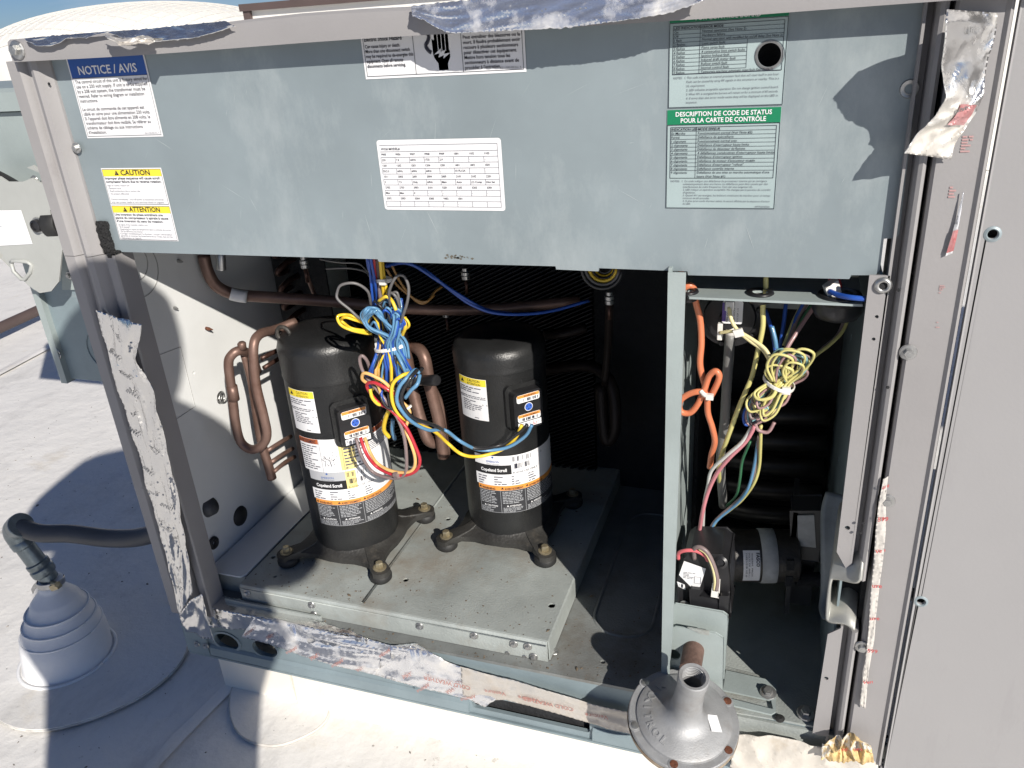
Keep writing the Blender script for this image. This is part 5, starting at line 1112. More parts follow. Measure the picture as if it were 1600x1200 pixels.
# draft motor
t = thing('draft_motor', 'black induced draft motor with silver band and rating plate', 'motor', Y(1180, 910, .18))
A = Y(1112, 868, .17); B = Y(1245, 868, .20); ax = (B - A).normalized(); ln = (B - A).length; rm = .044
MOT = mat('dusty_motor_paint', (.030, .026, .022), .45, 0, .4, 40, .4, 90)
mb = MB(); mb.lathe([(.012, -.012), (.014, -.002), (rm * .8, 0), (rm, .008), (rm, ln * .98), (rm * .9, ln), (.01, ln + .002)], A, ax, 40); mo = mb.build('motor_body', MOT, t, smooth=True, auto=35)
mb = MB(); mb.lathe([(rm + .001, ln * .55), (rm + .002, ln * .552), (rm + .002, ln * .73), (rm + .001, ln * .732)], A, ax, 40, cap0=False, cap1=False); mb.build('motor_band', CREAMY, t, smooth=True)
side = ax.cross(Vector((0, 0, 1))).normalized()
if side.y > 0: side = -side
upv = side.cross(ax).normalized()
if upv.z < 0: upv = -upv
def mfn(u, v, h):
    a = v / rm - .55
    return A + ax * (ln * .33 + u) + (side * math.cos(a) - upv * math.sin(a)) * (rm + .0012 + h)
d = Decal(mfn, .004); d.rect(0, -.012, .027, .045, WHITE, .0006); d.text('FASCO', .021, -.008, .0075, INK, .0012, rot=math.pi / 2, width=.022, bold=.03); d.barcode(.0, 0, .0, 0, INK)
for k in range(3): d.text(('TYPE U21B  HZ 60', 'VOLTS 230  AMPS 1.1', 'THERM. PROT.')[k], .004 + k * .0045, -.008, .0035, INK, .0012, rot=math.pi / 2, width=.042)
d.build('rating_plate', t)
for k, zz in enumerate((.012, -.020)):
    mb = MB(); q = A + ax * ln * .86 + side * rm * .95 + Vector((0, 0, zz)); mb.obox(q, ax * .006, side * .002, upv * .010); mb.build('vent_slot', INNER, t)
mb = MB(); q = Y(1113, 840, .125); mb.plate(rrect(-.008, -.008, .008, .008, .002), [rrect(-.005, -.005, .005, .005, .001)], lambda a, b, dd: q + Vector((a, dd, b)), .01); mb.build('connector', NYLON, t)
mb = MB(); q = Y(1135, 860, .13); mb.plate([(p.x - q.x, p.z - q.z) for p in (Y(1101, 862, .13), Y(1112, 848, .13), Y(1140, 856, .13), Y(1147, 876, .13), Y(1118, 900, .13), Y(1100, 900, .13))][::-1], [rrect(-.020, -.016, -.013, -.003, .001)], lambda a, b, dd: q + Vector((a, dd, b)), .012); mb.build('motor_bracket', GLASSD, t, bevel=.001)
# draft housing
t = thing('draft_blower_housing', 'dark grey sheet metal blower housing beside the motor', 'housing', Y(1260, 960, .2))
mb = MB(); mb.plate([(p.x, p.z) for p in (Y(1236, 800, .19), Y(1283, 800, .19), Y(1280, 878, .19), Y(1238, 872, .19))][::-1], [], fXZ(.19), .05); mb.build('flange', GLASSD, t, bevel=.002)
mb = MB(); mb.plate([(p.x, p.z) for p in (Y(1246, 806, .187), Y(1272, 805, .187), Y(1275, 856, .187), Y(1247, 853, .187))][::-1], [], fXZ(.187), .002); mb.build('sticker', CREAMY, t)
mb = MB(); mb.box(Y(1232, 880, .19).x, Y(1240, 880, .19).x, .19, .30, Y(1236, 960, .19).z, Y(1236, 800, .19).z); mb.box(Y(1232, 880, .19).x, Y(1275, 880, .19).x, .22, .23, Y(1236, 960, .19).z, Y(1236, 878, .19).z); mb.build('side_plate', GLASSD, t)
mb = MB(); mb.lathe([(.012, -.02), (.012, .02)], Y(1262, 905, .2), ax, 14); mb.build('shaft_hub', INNER, t)
# curled metal baffle
t = thing('curled_baffle', 'curled galvanized flue baffle poking out of the burner bay at the right', 'baffle', Y(1300, 985, .0))
prof = [(1290, 768, .12), (1282, 800, .11), (1282, 860, .09), (1282, 920, .075), (1279, 950, .06), (1285, 967, .045)]
mb = MB(); Pz = crm([Y(*p) for p in prof], 4)
def bf(a, b):
    i = a * (len(Pz) - 1); k = min(int(i), len(Pz) - 2); p = Pz[k].lerp(Pz[k + 1], i - k); return p + Vector((.052 * math.sin(b * 1.5), -.035 * (1 - math.cos(b * 1.5)), 0))
mb.grid(bf, 24, 10); mb.build('curved_sheet', mat('dark_galvanized', (.16, .18, .19), .45, .4, .25, 20), t, smooth=True, solid=.003)
lip = [Y(1345, 905, -.04), Y(1335, 911, -.035), Y(1305, 905, -.02), Y(1297, 912, -.018), Y(1292, 960, -.02), Y(1296, 972, -.022), Y(1320, 975, -.03), Y(1335, 985, -.035)]
LP = crm(lip, 5)
mb = MB(); mb.grid(lambda a, b: LP[min(int(a * (len(LP) - 1) + .5), len(LP) - 1)] + Vector((.010 * b, .11 * b, .055 * b * (1 - a) + .02 * b)), len(LP) - 1, 4); mb.build('channel_lip', mat('bright_galvanized', (.42, .42, .39), .4, .35, .2, 20), t, smooth=True, solid=.0035)
# heat exchanger tubes in the dark
t = thing('heat_exchanger', 'bank of dark horizontal heat exchanger tubes at the back of the burner bay', 'heat exchanger', (-.02, .42, FZ))
HX = mat('heat_exchanger_steel', (.045, .042, .04), .35, .5, .3, 15)
for k in range(7):
    z_ = -.70 - k * .055; mb = MB(); mb.tube([(-.11, .42, z_), (-.02, .41, z_ - .002), (.085, .42, z_)], .019, 14, 3); mb.build('exchanger_tube', HX, t, smooth=True)
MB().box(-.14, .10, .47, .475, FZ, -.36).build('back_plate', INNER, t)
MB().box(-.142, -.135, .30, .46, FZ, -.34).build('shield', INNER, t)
# right inner wall of the burner bay
mb = MB(); mb.plate([(.0, FZ), (.47, FZ), (.47, -.30), (.0, -.30)], [circ(.30, -.5, .008, 8), circ(.28, -.62, .008, 8), circ(.26, -.70, .008, 8)], fYZ(.098), .003); mb.build('burner_bay_wall', GALVB, cab)
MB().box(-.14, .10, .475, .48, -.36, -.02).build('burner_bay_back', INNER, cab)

# gas valve
t = thing('gas_valve', 'black gas valve block with white labels and small connectors', 'valve', Y(1098, 960, .06))
def face(pxs, y): return [(p.x, p.z) for p in [Y(a, b, y) for a, b in pxs]][::-1]
mb = MB(); mb.plate(face([(1059, 940), (1061, 905), (1068, 872), (1078, 866), (1128, 868), (1140, 878), (1143, 920), (1140, 962), (1100, 958), (1060, 950)], .05), [], fXZ(.05), .075); mb.build('valve_body', PLAST, t, bevel=.003)
mb = MB(); mb.plate(face([(1079, 922), (1096, 924), (1096, 930), (1122, 936), (1125, 963), (1079, 955)], .038), [], fXZ(.038), .014); mb.build('valve_cover', PLAST, t, bevel=.002)
mb = MB(); mb.plate(face([(1126, 933), (1138, 933), (1139, 965), (1125, 964)], .036), [], fXZ(.036), .014); mb.build('valve_post', PLAST, t, bevel=.002)
q = Y(1127, 878, .05); mb = MB(); mb.lathe([(.010, -.002), (.010, .003), (.006, .005), (.005, .002)], q, (0, -1, .3), 20); mb.build('regulator_cap', PLAST, t, smooth=True, auto=40)
d = Decal(lambda u, v, h: Y(1068, 876, .049) + Vector((u, -h, -v)))
A0 = Y(1068, 876, .049)
def rel(a, b): p = Y(a, b, .049); return (p.x - A0.x, -(p.z - A0.z))
d.poly([rel(*p) for p in ((1069, 876), (1103, 888), (1098, 904), (1092, 922), (1083, 920), (1061, 898))], WHITE)
d.lines(*rel(1068, 892), *rel(1090, 906), 5, INKG, seed=9); d.box(*rel(1085, 900), *rel(1095, 912), .0006, INKG)
d.poly([rel(*p) for p in ((1058, 908), (1070, 913), (1071, 921), (1060, 916))], WHITE); d.barcode(*rel(1060, 911), *rel(1069, 918), INK, n=12)
d.build('valve_label', t)
for a, b in ((1070, 945),): screw(Y(a, b, .048), (0, -1, 0), t, 1.0)
mb = MB(); mb.plate(face([(1114, 912), (1123, 913), (1122, 934), (1112, 932)], .036), [], fXZ(.036), .012); mb.build('connector', NYLON, t, bevel=.001)
t = thing('valve_lead', 'red and grey lead arching over the black gas valve', 'wires', Y(1120, 915, .04))
wires(t, [('palered', [(1060, 873, .05), (1061, 864, .045), (1072, 860, .04), (1088, 861, .04), (1101, 868, .04), (1106, 876, .045)], .0030), ('brown', [(1085, 873, .05), (1085, 858, .04), (1094, 855, .036), (1106, 864, .034), (1116, 885, .033), (1121, 905, .034), (1119, 922, .036)], .0034), ('pale', [(1092, 857, .038), (1104, 866, .034), (1113, 885, .032), (1117, 905, .033), (1116, 922, .036)], .0024)])

# valve bracket
t = thing('valve_bracket', 'pale green grey sheet bracket holding the gas pipe under the valve', 'bracket', Y(1085, 1050, .0))
mb = MB(); mb.plate(face([(1048, 950), (1050, 946), (1056, 944), (1130, 957), (1137, 962), (1138, 972), (1131, 1060), (1040, 1060)], .028), [], fXZ(.028), .003); mb.build('rear_sheet', GALVX, t, bevel=.0008)
ho = Y(1052, 1027, .0)
mb = MB(); mb.plate(face([(1041, 1040), (1042, 990), (1045, 983), (1055, 980), (1118, 990), (1131, 998), (1130, 1062), (1128, 1105), (1036, 1090)], .006), [circ(ho.x, ho.z, .010, 18)], fXZ(.006), .003); mb.build('front_sheet', GALVX, t, bevel=.0008)
mb = MB(); mb.plate(face([(1074, 981), (1108, 987), (1108, 993), (1095, 991)], .003), [], fXZ(.003), .003); mb.build('tab', GALVD, t)
A = Y(1083, 1020, .0)
RP = mat('rusty_pipe', (.16, .10, .08), .6, .4, .4, 60, .3, 200)
mb = MB(); mb.lathe([(.0165, -.02), (.0165, .030)], A, (-.02, -1, -.25), 20); mb.build('pipe_nipple', RP, t, smooth=True, auto=40)
# gas manifold floor brackets
t = thing('floor_bracket', 'bent galvanized floor bracket with two hex screws right of the gas valve', 'bracket', Y(1180, 1100, .0))
def floorp(pxs, z): return [(p.x, p.y) for p in [Z(a, b, z) for a, b in pxs]]
z1 = FZ + .010
mb = MB(); mb.plate(floorp([(1134, 1047), (1202, 1062), (1213, 1070), (1212, 1112), (1205, 1116), (1128, 1098), (1128, 1088), (1208, 1108), (1205, 1094), (1130, 1078)], z1)[::-1], [], fXY(z1), -.003); mb.build('bracket_sheet', GALVX, t)
mb = MB(); mb.plate(floorp([(1130, 1040), (1215, 1062), (1216, 1125), (1130, 1110)], FZ + .003)[::-1], [], fXY(FZ + .003), -.002); mb.build('base_sheet', GALVD, t)
screw(Z(1200, 1083, z1 + .001), (0, -.3, 1), t, 1.5); screw(Z(1259, 1115, FZ + .004), (0, -.3, 1), t, 1.6)
mb = MB(); mb.lathe([(.002, 0), (.007, 0), (.008, .003), (.004, .005)], Z(1218, 1124, FZ + .003), seg=14); mb.build('grommet', RUBBER, t)
# blue wire with white/red connector behind the shelf
t = thing('blue_jumper', 'blue wire with a white plug lying on the right end of the shelf', 'wires', Y(1310, 460, .03))
wires(t, [('blue', [(1296, 455, .02), (1310, 461, .008), (1330, 465, -.004), (1352, 467, -.006)], .0034)])
mb = MB(); mb.obox(Y(1300, 451, .03), (.007, .004, .005), (-.002, .008, 0), (-.003, 0, .008)); mb.build('plug', NYLON, t, bevel=.001)
mb = MB(); mb.obox(Y(1304, 437, .045), (.006, .002, .003), (0, .006, 0), (-.004, 0, .012)); mb.build('sleeve', WIRE['red'], t, bevel=.001)

# ================================================================== GAS REGULATOR (disc in front of the base rail)
C = Y(1068, 1122, -.075)
t = thing('gas_regulator', 'round cast aluminium gas regulator with an upright threaded port, in front of the base rail', 'regulator', C)
v = Vector((0, -1, 0)) - C; v.normalize()
camup = Vector((-RM[0][1], -RM[1][1], -RM[2][1])); camr = Vector((RM[0][0], RM[1][0], RM[2][0]))
up_ = (camup * .97 + camr * .24); up_ = (up_ - v * up_.dot(v)).normalized()
an = math.radians(31); nr = (v * math.cos(an) + up_ * math.sin(an)).normalized()
Rr = .0835
mb = MB(); mb.lathe([(.02, -.030), (.055, -.024), (Rr * .96, -.008), (Rr, -.006), (Rr, 0), (Rr * .985, .0012), (Rr * .87, .0016), (Rr * .855, .0050), (Rr * .80, .0075), (Rr * .55, .0125), (Rr * .42, .0165), (Rr * .33, .0235), (.0240, .034), (.0222, .046), (.0215, .070), (.0210, .072), (.0208, .096), (.0222, .0965), (.0228, .112), (.0215, .114)], C, nr, 64, cap1=False)
reg = mb.build('regulator_body', CAST, t, smooth=True, auto=32)
mb = MB(); mb.lathe([(.0215, .114), (.0175, .1135), (.0170, .108), (.0165, .060)], C, nr, 32, cap0=False); mb.build('port_bore', CAST, t, smooth=True, auto=40)
for k in range(6):
    mb = MB(); mb.tube([C + nr * (.110 - k * .004) + (nr.orthogonal().normalized() * math.cos(a) + nr.cross(nr.orthogonal().normalized()) * math.sin(a)) * .0168 for a in [i * math.pi / 12 for i in range(25)]], .0009, 5, 0); mb.build('thread', CAST, t, smooth=True)
mb = MB(); mb.lathe([(Rr * .99, -.0085), (Rr * 1.015, -.0090), (Rr * 1.015, -.0125), (Rr * .9, -.014)], C, nr, 64, cap0=False); mb.build('lower_rim', mat('rusty_rim', (.30, .25, .19), .6, .4, .3, 30, .2, 200, streak=((.22, .11, .05), .5, .7, 16, (1, 1, 1))), t, smooth=True)
uu = (camr - nr * camr.dot(nr)).normalized(); vv = nr.cross(uu)
for a in (20, 80, 132, 190, 250, 318):
    a_ = math.radians(a); q = C + (uu * math.cos(a_) + vv * math.sin(a_)) * Rr * .925 + nr * .0012
    mb = MB(); mb.lathe([(.0086, 0), (.0086, .0012), (.0062, .0016)], q, nr, 20); mb.build('bolt_boss', CAST, t)
    mb = MB(); mb.lathe([(.0064, 0), (.0060, .0026), (.003, .003)], q, nr, 14); mb.build('rivet', RUST if a not in (190, 132) else ZINC, t)
# raised lettering, reads round the left side of the dome
rl = MB(); word = 'MAXITROL'
prof_h = lambda r: .0075 + (Rr * .80 - r) / (Rr * .25) * .005
for i, ch in enumerate(word):
    a_ = math.radians(122 + i * 15); vs, fs = text2d(ch, .03); cxm = sum(p[0] for p in vs) / len(vs)
    def lf(x, y, hh):
        r = Rr * .66 + y; r_ = max(.02, r); th = a_ + x / (Rr * .66); return C + (uu * math.cos(th) + vv * math.sin(th)) * r_ + nr * (prof_h(r_) + hh)
    # glyph tops point outward -> inward reading as in the photo
    pts3 = [lf((x - cxm) * .0160, -(y - .35) * .0160, .0014) for x, y in vs]; pts2 = [lf((x - cxm) * .0160, -(y - .35) * .0160, -.001) for x, y in vs]
    rl.add(pts3, fs)
    from collections import Counter
    ec = Counter();
    for f_ in fs:
        for j in range(len(f_)): ec[frozenset((f_[j], f_[(j + 1) % len(f_)]))] += 1
    n_ = len(vs); sf = []
    rl.add(pts3 + pts2, [(a, b, b + n_, a + n_) for e_, cn in ec.items() if cn == 1 for a, b in [tuple(e_)]])
rl.build('raised_lettering', CAST, t)
d = Decal(lambda u, v_, h: C + uu * (.032 + u + v_ * .12) + vv * (-.004 - v_) + nr * (.0135 + h - .20 * max(0, math.hypot(.032 + u, .004 + v_) - Rr * .42)))
d.rect(0, 0, .016, .026, WHITE, .0042, 4); d.build('sticker', t)
mb = MB(); mb.tube([C - nr * .03, C - nr * .05 + Vector((.01, .06, -.02))], .024, 16, 0); mb.build('regulator_inlet', CAST, t, smooth=True)

# ================================================================== LEFT: DISCONNECT BOX, LIFT BRACKET
yb_ = .10
t = thing('disconnect_box', 'blue grey sheet metal electrical box mounted on the left end of the cabinet', 'electrical box', (-1.25, .2, -.605))
mb = MB(); mb.box(-1.352, -1.137, yb_, .42, -.603, -.30); bx = mb.build('box_body', GALVB, t, bevel=.0015)
mb = MB(); mb.plate([(-1.366, -.608), (-1.350, -.608), (-1.350, -.33), (-1.366, -.33)], [], fXZ(yb_ - .012), .03); mb.build('side_flange', GALVX, t)
for r_ in (.042, .030, .020):
    q = Y(163, 547, yb_ - .001); mb = MB(); mb.tube([q + Vector((r_ * math.cos(i * math.pi / 16), 0, r_ * math.sin(i * math.pi / 16))) for i in range(33)], .0010, 5, 0); mb.build('knockout_ring', GALVB, bx)
q = Y(90, 553, yb_ - .01); mb = MB(); mb.tube([q + Vector((.007 * math.cos(i * math.pi / 8), 0, .010 * math.sin(i * math.pi / 8))) for i in range(17)], .0016, 6, 0); mb.build('latch_loop', ZINC, t, smooth=True)
t = thing('control_enclosure', 'pale galvanized enclosure with a folded top edge left of the corner post', 'electrical box', (-1.4, .25, -.33))
zA, zB = Y(60, 135, yb_).z, Y(40, 172, yb_).z
mb = MB(); mb.box(-1.9, -1.137, yb_, .45, -.335, zB - .002); mb.build('enclosure_face', GALVX, t, bevel=.0015)
mb = MB(); mb.extrude([(yb_ + .3, zA), (yb_ - .002, zA), (yb_ - .012, zA - .006), (yb_ - .012, zB), (yb_ + .003, zB), (yb_ + .3, zB)], lambda y, z, x: Vector((x, y, z)), -1.9, -1.137); mb.build('top_fold', GALVX, t, smooth=False)
t = thing('lift_bracket', 'cream galvanized bracket plate with a black knob and a triangular cut-out at the left edge', 'bracket', Y(60, 350, .06))
def fpx(pxs, y): return [(p.x, p.z) for p in [Y(a, b, y) for a, b in pxs]]
ym = .03
hole = fpx([(18, 410), (22, 407), (44, 409), (50, 414), (48, 425), (40, 436), (34, 436), (22, 424)], ym)
mb = MB(); mb.plate(fpx([(-60, 262), (0, 276), (12, 284), (36, 284), (50, 278), (88, 300), (84, 312), (78, 330), (82, 350), (100, 372), (96, 400), (92, 440), (80, 455), (62, 458), (44, 446), (0, 403), (-60, 370)], ym), [hole], fXZ(ym), .003)
BRK = mat('stained_bracket', (.42, .43, .41), .5, .1, .06, 12, .05, 200, streak=((.42, .34, .20), .58, .8, 7, (1, 1, 1)))
mb.build('bracket_plate', BRK, t, bevel=.001)
mb = MB(); hp = hole + hole[:1]; mb.tube([(a, ym - .001, b) for a, b in hp], .0035, 8, 0); mb.build('hole_rim', BRK, t, smooth=True)
mb = MB(); mb.plate(fpx([(72, 320), (62, 270), (42, 262), (52, 258), (92, 292), (104, 330), (84, 325)], .055), [], fXZ(.055), .003); mb.build('upper_gusset', BRK, t)
q = Y(60, 352, ym - .001); mb = MB(); mb.lathe([(.011, 0), (.0105, .008), (.007, .0095), (.0065, .007), (.001, .007)], q, (0, -1, 0), 24); mb.build('knob', PLAST, t, smooth=True, auto=35)
mb = MB(); mb.lathe([(.014, 0), (.0135, .001), (.011, .0012)], q, (0, -1, 0), 24); mb.build('washer', ZINC, t)
A = Y(78, 350, .045); mb = MB(); mb.lathe([(.022, 0), (.024, .003), (.024, .026), (.021, .030)], Vector((A.x, .045, A.z)), (1, 0, 0.05), 20); mb.build('roller', RUBBER, t, smooth=True, auto=40)
d = Decal(lambda u, v_, h: Y(-40, 329, ym) + Vector((u, -h, -v_))); A0 = Y(-40, 329, ym)
d.poly([(p.x - A0.x, -(p.z - A0.z)) for p in [Y(a, b, ym) for a, b in ((-40, 329), (34, 328), (52, 381), (-40, 386))]], WHITE, .0012); d.lines(.012, .010, .055, .034, 5, mat('pale_ink', (.5, .5, .52), .6), .0016, seed=4, cw=.5); d.build('paper_label', t)
mb = MB(); mb.plate(fpx([(95, 378), (108, 372), (126, 388), (118, 452), (98, 452), (96, 420)], yb_ - .008), [], fXZ(yb_ - .008), .003); o = mb.build('mounting_tab', GALVX, t, bevel=.001)
screw(Y(109, 430, yb_ - .009), (0, -1, 0), t, .9); screw(Y(55, 282, .054), (0, -1, 0), t, 1.0)
mb = MB(); mb.tube([Y(-30, 260, .07), Y(8, 279, .07), Y(30, 292, .06)], .008, 10, 3); mb.build('pivot_rod', RUBBER, t, smooth=True)

# ================================================================== PIPE BOOT, CONDUIT
bc = Z(108, 1028, GZ); bcx, bcy = bc.x, bc.y
t = thing('pipe_boot', 'white stepped rubber pipe boot flashed to the roof', 'pipe flashing', (bcx, bcy, GZ))
top = Vector((bcx - .012, bcy + .03, GZ + .185))
def skew(p):
    k = (p[2] - GZ) / .185; return Vector((p[0] + (top.x - bcx) * k, p[1] + (top.y - bcy) * k, p[2]))
prof = [(.098, .004), (.094, .012), (.092, .05), (.088, .075), (.085, .080), (.084, .084), (.080, .088), (.077, .102), (.0755, .106), (.070, .110), (.066, .126), (.064, .130), (.058, .133), (.052, .150), (.047, .156), (.030, .174), (.027, .180), (.026, .198), (.024, .199)]
mb = MB(); mb.lathe([(a, b) for a, b in prof], (bcx, bcy, GZ), seg=56, cap0=False); mb.v = [tuple(skew(v_)) for v_ in mb.v]
mb.build('boot_cone', BOOTM, t, smooth=True, auto=60)
for r_, h_ in ((.0855, .081), (.0770, .105), (.0665, .129)):
    mb = MB(); mb.tube([skew((bcx + r_ * math.cos(i * math.pi / 24), bcy + r_ * math.sin(i * math.pi / 24), GZ + h_)) for i in range(49)], .0022, 8, 0); mb.build('boot_ring', BOOTM, t, smooth=True)
mb = MB(); R_ = random.Random(3)
ring = [(bcx + .03 + (.245 + .006 * math.sin(a * 3)) * math.cos(a), bcy + .01 + (.205 + .006 * math.cos(a * 5)) * math.sin(a)) for a in [i * math.pi / 24 for i in range(48)]]
mb.plate(ring, [], fXY(GZ + .0045), .003); mb.build('membrane_patch', ROOF, t)
mb = MB(); mb.tube([Vector((a, b, GZ + .003)) for a, b in ring + ring[:1]], .0030, 6, 0); mb.build('patch_edge', SEAL, t, smooth=True)
mb = MB(); mb.tube([Vector((bcx + .102 * math.cos(i * math.pi / 24), bcy + .102 * math.sin(i * math.pi / 24), GZ + .008)) for i in range(49)], .004, 6, 0); mb.build('boot_foot', BOOTM, t, smooth=True)
# clamp
tt = skew((bcx, bcy, GZ + .192))
t = thing('hose_clamp', 'stainless hose clamp with its loose tail round the neck of the pipe boot', 'clamp', tt)
mb = MB(); mb.lathe([(.0275, -.007), (.0285, -.006), (.0285, .006), (.0275, .007)], tt, (-.06, .15, 1), 32, cap0=False, cap1=False); mb.build('band', ZINC, t, smooth=True, auto=40)
mb = MB(); mb.obox(tt + Vector((.03, -.014, .004)), (.009, .002, .003), (0, .006, 0), (-.002, 0, .006)); mb.lathe([(.006, -.012), (.006, .012)], tt + Vector((.030, -.014, .011)), (.8, -.2, .2), 10); mb.build('screw_housing', BRASSY, t)
mb = MB(); mb.grid(lambda a, b: tt + Vector((-.026 - .026 * a, -.010 - .004 * a * a, -.006 - .022 * a * a + .013 * b - .006)), 8, 1); mb.build('band_tail', ZINC, t, solid=.0015)
# rigid fittings
t = thing('conduit_fitting', 'galvanized conduit connector and elbow rising from the pipe boot', 'fitting', tt)
A = Y(66, 918, tt.y); B = Y(28, 838, tt.y)
A = tt + Vector((0, 0, .006)); B0 = Y(30, 842, tt.y - .01); ax = (B0 - A).normalized(); ln = (B0 - A).length
FIT = mat('conduit_zinc', (.20, .235, .25), .35, .75, .25, 30, .1, 100)
mb = MB(); mb.lathe([(.018, 0), (.020, .002), (.020, ln * .14), (.024, ln * .16), (.0255, ln * .20), (.0255, ln * .30), (.023, ln * .33), (.0245, ln * .36), (.0245, ln * .44), (.021, ln * .46), (.0205, ln * .82), (.0235, ln * .84), (.0240, ln * .97), (.022, ln)], A, ax, 32); mb.build('connector', FIT, t, smooth=True, auto=35)
E0 = A + ax * ln; dirc = (Y(60, 832, tt.y - .02) - E0).normalized()
P = [E0, E0 + ax * .016 + dirc * .003, E0 + ax * .026 + dirc * .014, E0 + ax * .028 + dirc * .034]
mb = MB(); mb.tube(P, .0235, 24, 6); mb.build('elbow', FIT, t, smooth=True, auto=60)
mb = MB(); mb.lathe([(.0255, -.004), (.0265, -.002), (.0265, .014), (.025, .016)], P[-1], (P[-1] - P[-2]), 28); mb.build('elbow_nut', FIT, t, smooth=True, auto=35)
# flexible conduit
P0 = P[-1]; x_ = P0.y
pts = [P0, Y(62, 833, P0.y + .01), Y(110, 834, P0.y + .03), Y(170, 841, P0.y + .05), Y(220, 839, P0.y + .06), Y(262, 824, P0.y + .07), Y(330, 790, P0.y + .08)]
mb = MB(); mb.tube(pts, .0195, 20, 14); mb.build('flexible_conduit', DGREY, smooth=True, base=P0)
o = bpy.data.objects['flexible_conduit']; tag(o, 'dark grey flexible conduit running from the elbow to the cabinet', 'conduit')

# ================================================================== FOIL TAPE
def resample(pl, n_):
    P = [Vector((a, b, 0)) for a, b in pl]; L_ = [0]
    for i in range(1, len(P)): L_.append(L_[-1] + (P[i] - P[i - 1]).length)
    out = []
    for k in range(n_ + 1):
        s_ = L_[-1] * k / n_; i = 0
        while i < len(P) - 2 and L_[i + 1] < s_: i += 1
        f_ = (s_ - L_[i]) / max(1e-9, L_[i + 1] - L_[i]); out.append(P[i].lerp(P[i + 1], min(1, f_)))
    return out
def rid(p, s_, seed=0):
    v_ = noise.noise(Vector((p[0] * s_ + seed, p[1] * s_, p[2] * s_))); return 1 - abs(v_) * 2
def crk(p, amp, s_=18, seed=0): return amp * (rid(p, s_, seed) * .6 + rid(p, s_ * 2.3, seed + 4) * .3 + rid(p, s_ * 5, seed + 9) * .15 - .5)
RSMEAR = mat('red_smear', (.42, .035, .035), .4, .1, .1, 40, .3, 60, var2=(.52, .30, .30))
FADED = mat('faded_print', (.42, .20, .17), .6)
GPRINT = mat('grey_print', (.22, .22, .22), .5)
def tape(name, label, edgeA, edgeB, surf, n_=90, m_=16, material=None, amp=.006, seed=0, parent=None, cs=18, rag=0.0015, cat='tape', fa=.075, fb=1.3):
    # edgeA, edgeB: pixel polylines; surf(t, pa, pb, s) -> 3D point, lift along -y added with crinkle
    EA = resample(edgeA, n_); EB = resample(edgeB, n_)
    def f(a, b):
        i = int(round(a * n_)); p = surf(b, EA[i], EB[i], a)
        q_ = Vector((a * n_ * fa + b * fb * .9, b * fb - a * n_ * fa * .4, seed * 1.7))
        c_ = amp * ((1 - abs(noise.noise(q_)) * 2.4) * .7 + (1 - abs(noise.noise(q_ * 2.3)) * 2.4) * .22 - .55)
        e_ = (b < .01 or b > .99) * rag * noise.noise(Vector((a * 60, b, seed)))
        return p + Vector((0, -abs(amp) * .6 - c_, e_))
    mb = MB(); mb.grid(f, n_, m_); o = mb.build(name, material or FOIL, smooth=False, solid=.0006, base=f(.5, .5))
    for p_ in o.data.polygons: p_.use_smooth = (p_.index * 7919) % 3 != 0
    tag(o, label, cat, 'foil tape strips' if name == 'foil_tape' else None); return o, f
sy = lambda y: (lambda b, pa, pb, s: Y(pa.x + (pb.x - pa.x) * b, pa.y + (pb.y - pa.y) * b, y))
def print_on(o, f, words, material, n_rep, size, seed=0, mirror=False, rot=0, trange=(.2, .8)):
    R_ = random.Random(seed)
    for k in range(n_rep):
        mb = MB()
        s0 = (k + .3) / n_rep; t0 = R_.uniform(*trange); word = words[k % len(words)]; vs, fs = text2d(word, .01)
        # local frame on the tape
        e = .01; p = f(s0, t0); 
        du = (f(min(1, s0 + .03), t0) - f(s0, t0)); dv = (f(s0, min(1, t0 + .15)) - f(s0, t0)); du.normalize(); dv = (dv - du * dv.dot(du)).normalized()
        if du.cross(-dv).y > 0: dv = -dv
        nn = du.cross(dv); nn = nn if nn.y < 0 else -nn
        cr, sr = math.cos(rot), math.sin(rot)
        pts = []
        for x, y in vs:
            x2 = (-x if mirror else x) * size; y2 = y * size; pts.append(p + du * (x2 * cr - y2 * sr) - dv * (x2 * sr + y2 * cr) + Vector((0, -.0035, .0)))
        mb.add(pts, fs); mb.build('printed_lettering', material, o)

# left post tape
o, f = tape('foil_tape', 'long crinkled foil tape strip peeling down the left corner post', [(153, 483), (178, 580), (210, 680), (240, 790), (262, 870), (283, 960)], [(222, 506), (214, 560), (240, 610), (250, 650), (268, 730), (292, 840), (302, 925)],
            lambda b, pa, pb, s: Y(pa.x + (pb.x - pa.x) * b, pa.y + (pb.y - pa.y) * b, -.024 - .020 * math.exp(-((s - .03) / .08) ** 2) * b), 150, 26, FOIL, .0065, 3, fa=.034, fb=2.6)
print_on(o, f, ['1599B', 'Venture'], GPRINT, 15, .010, 3, True, .9)
# corner fold
o, f = tape('foil_tape', 'folded foil tape patch wrapped over the bottom left corner', [(281, 960), (300, 935), (318, 926)], [(294, 985), (330, 1000), (334, 1004)], sy(-.028), 30, 16, FOIL, .006, 8)
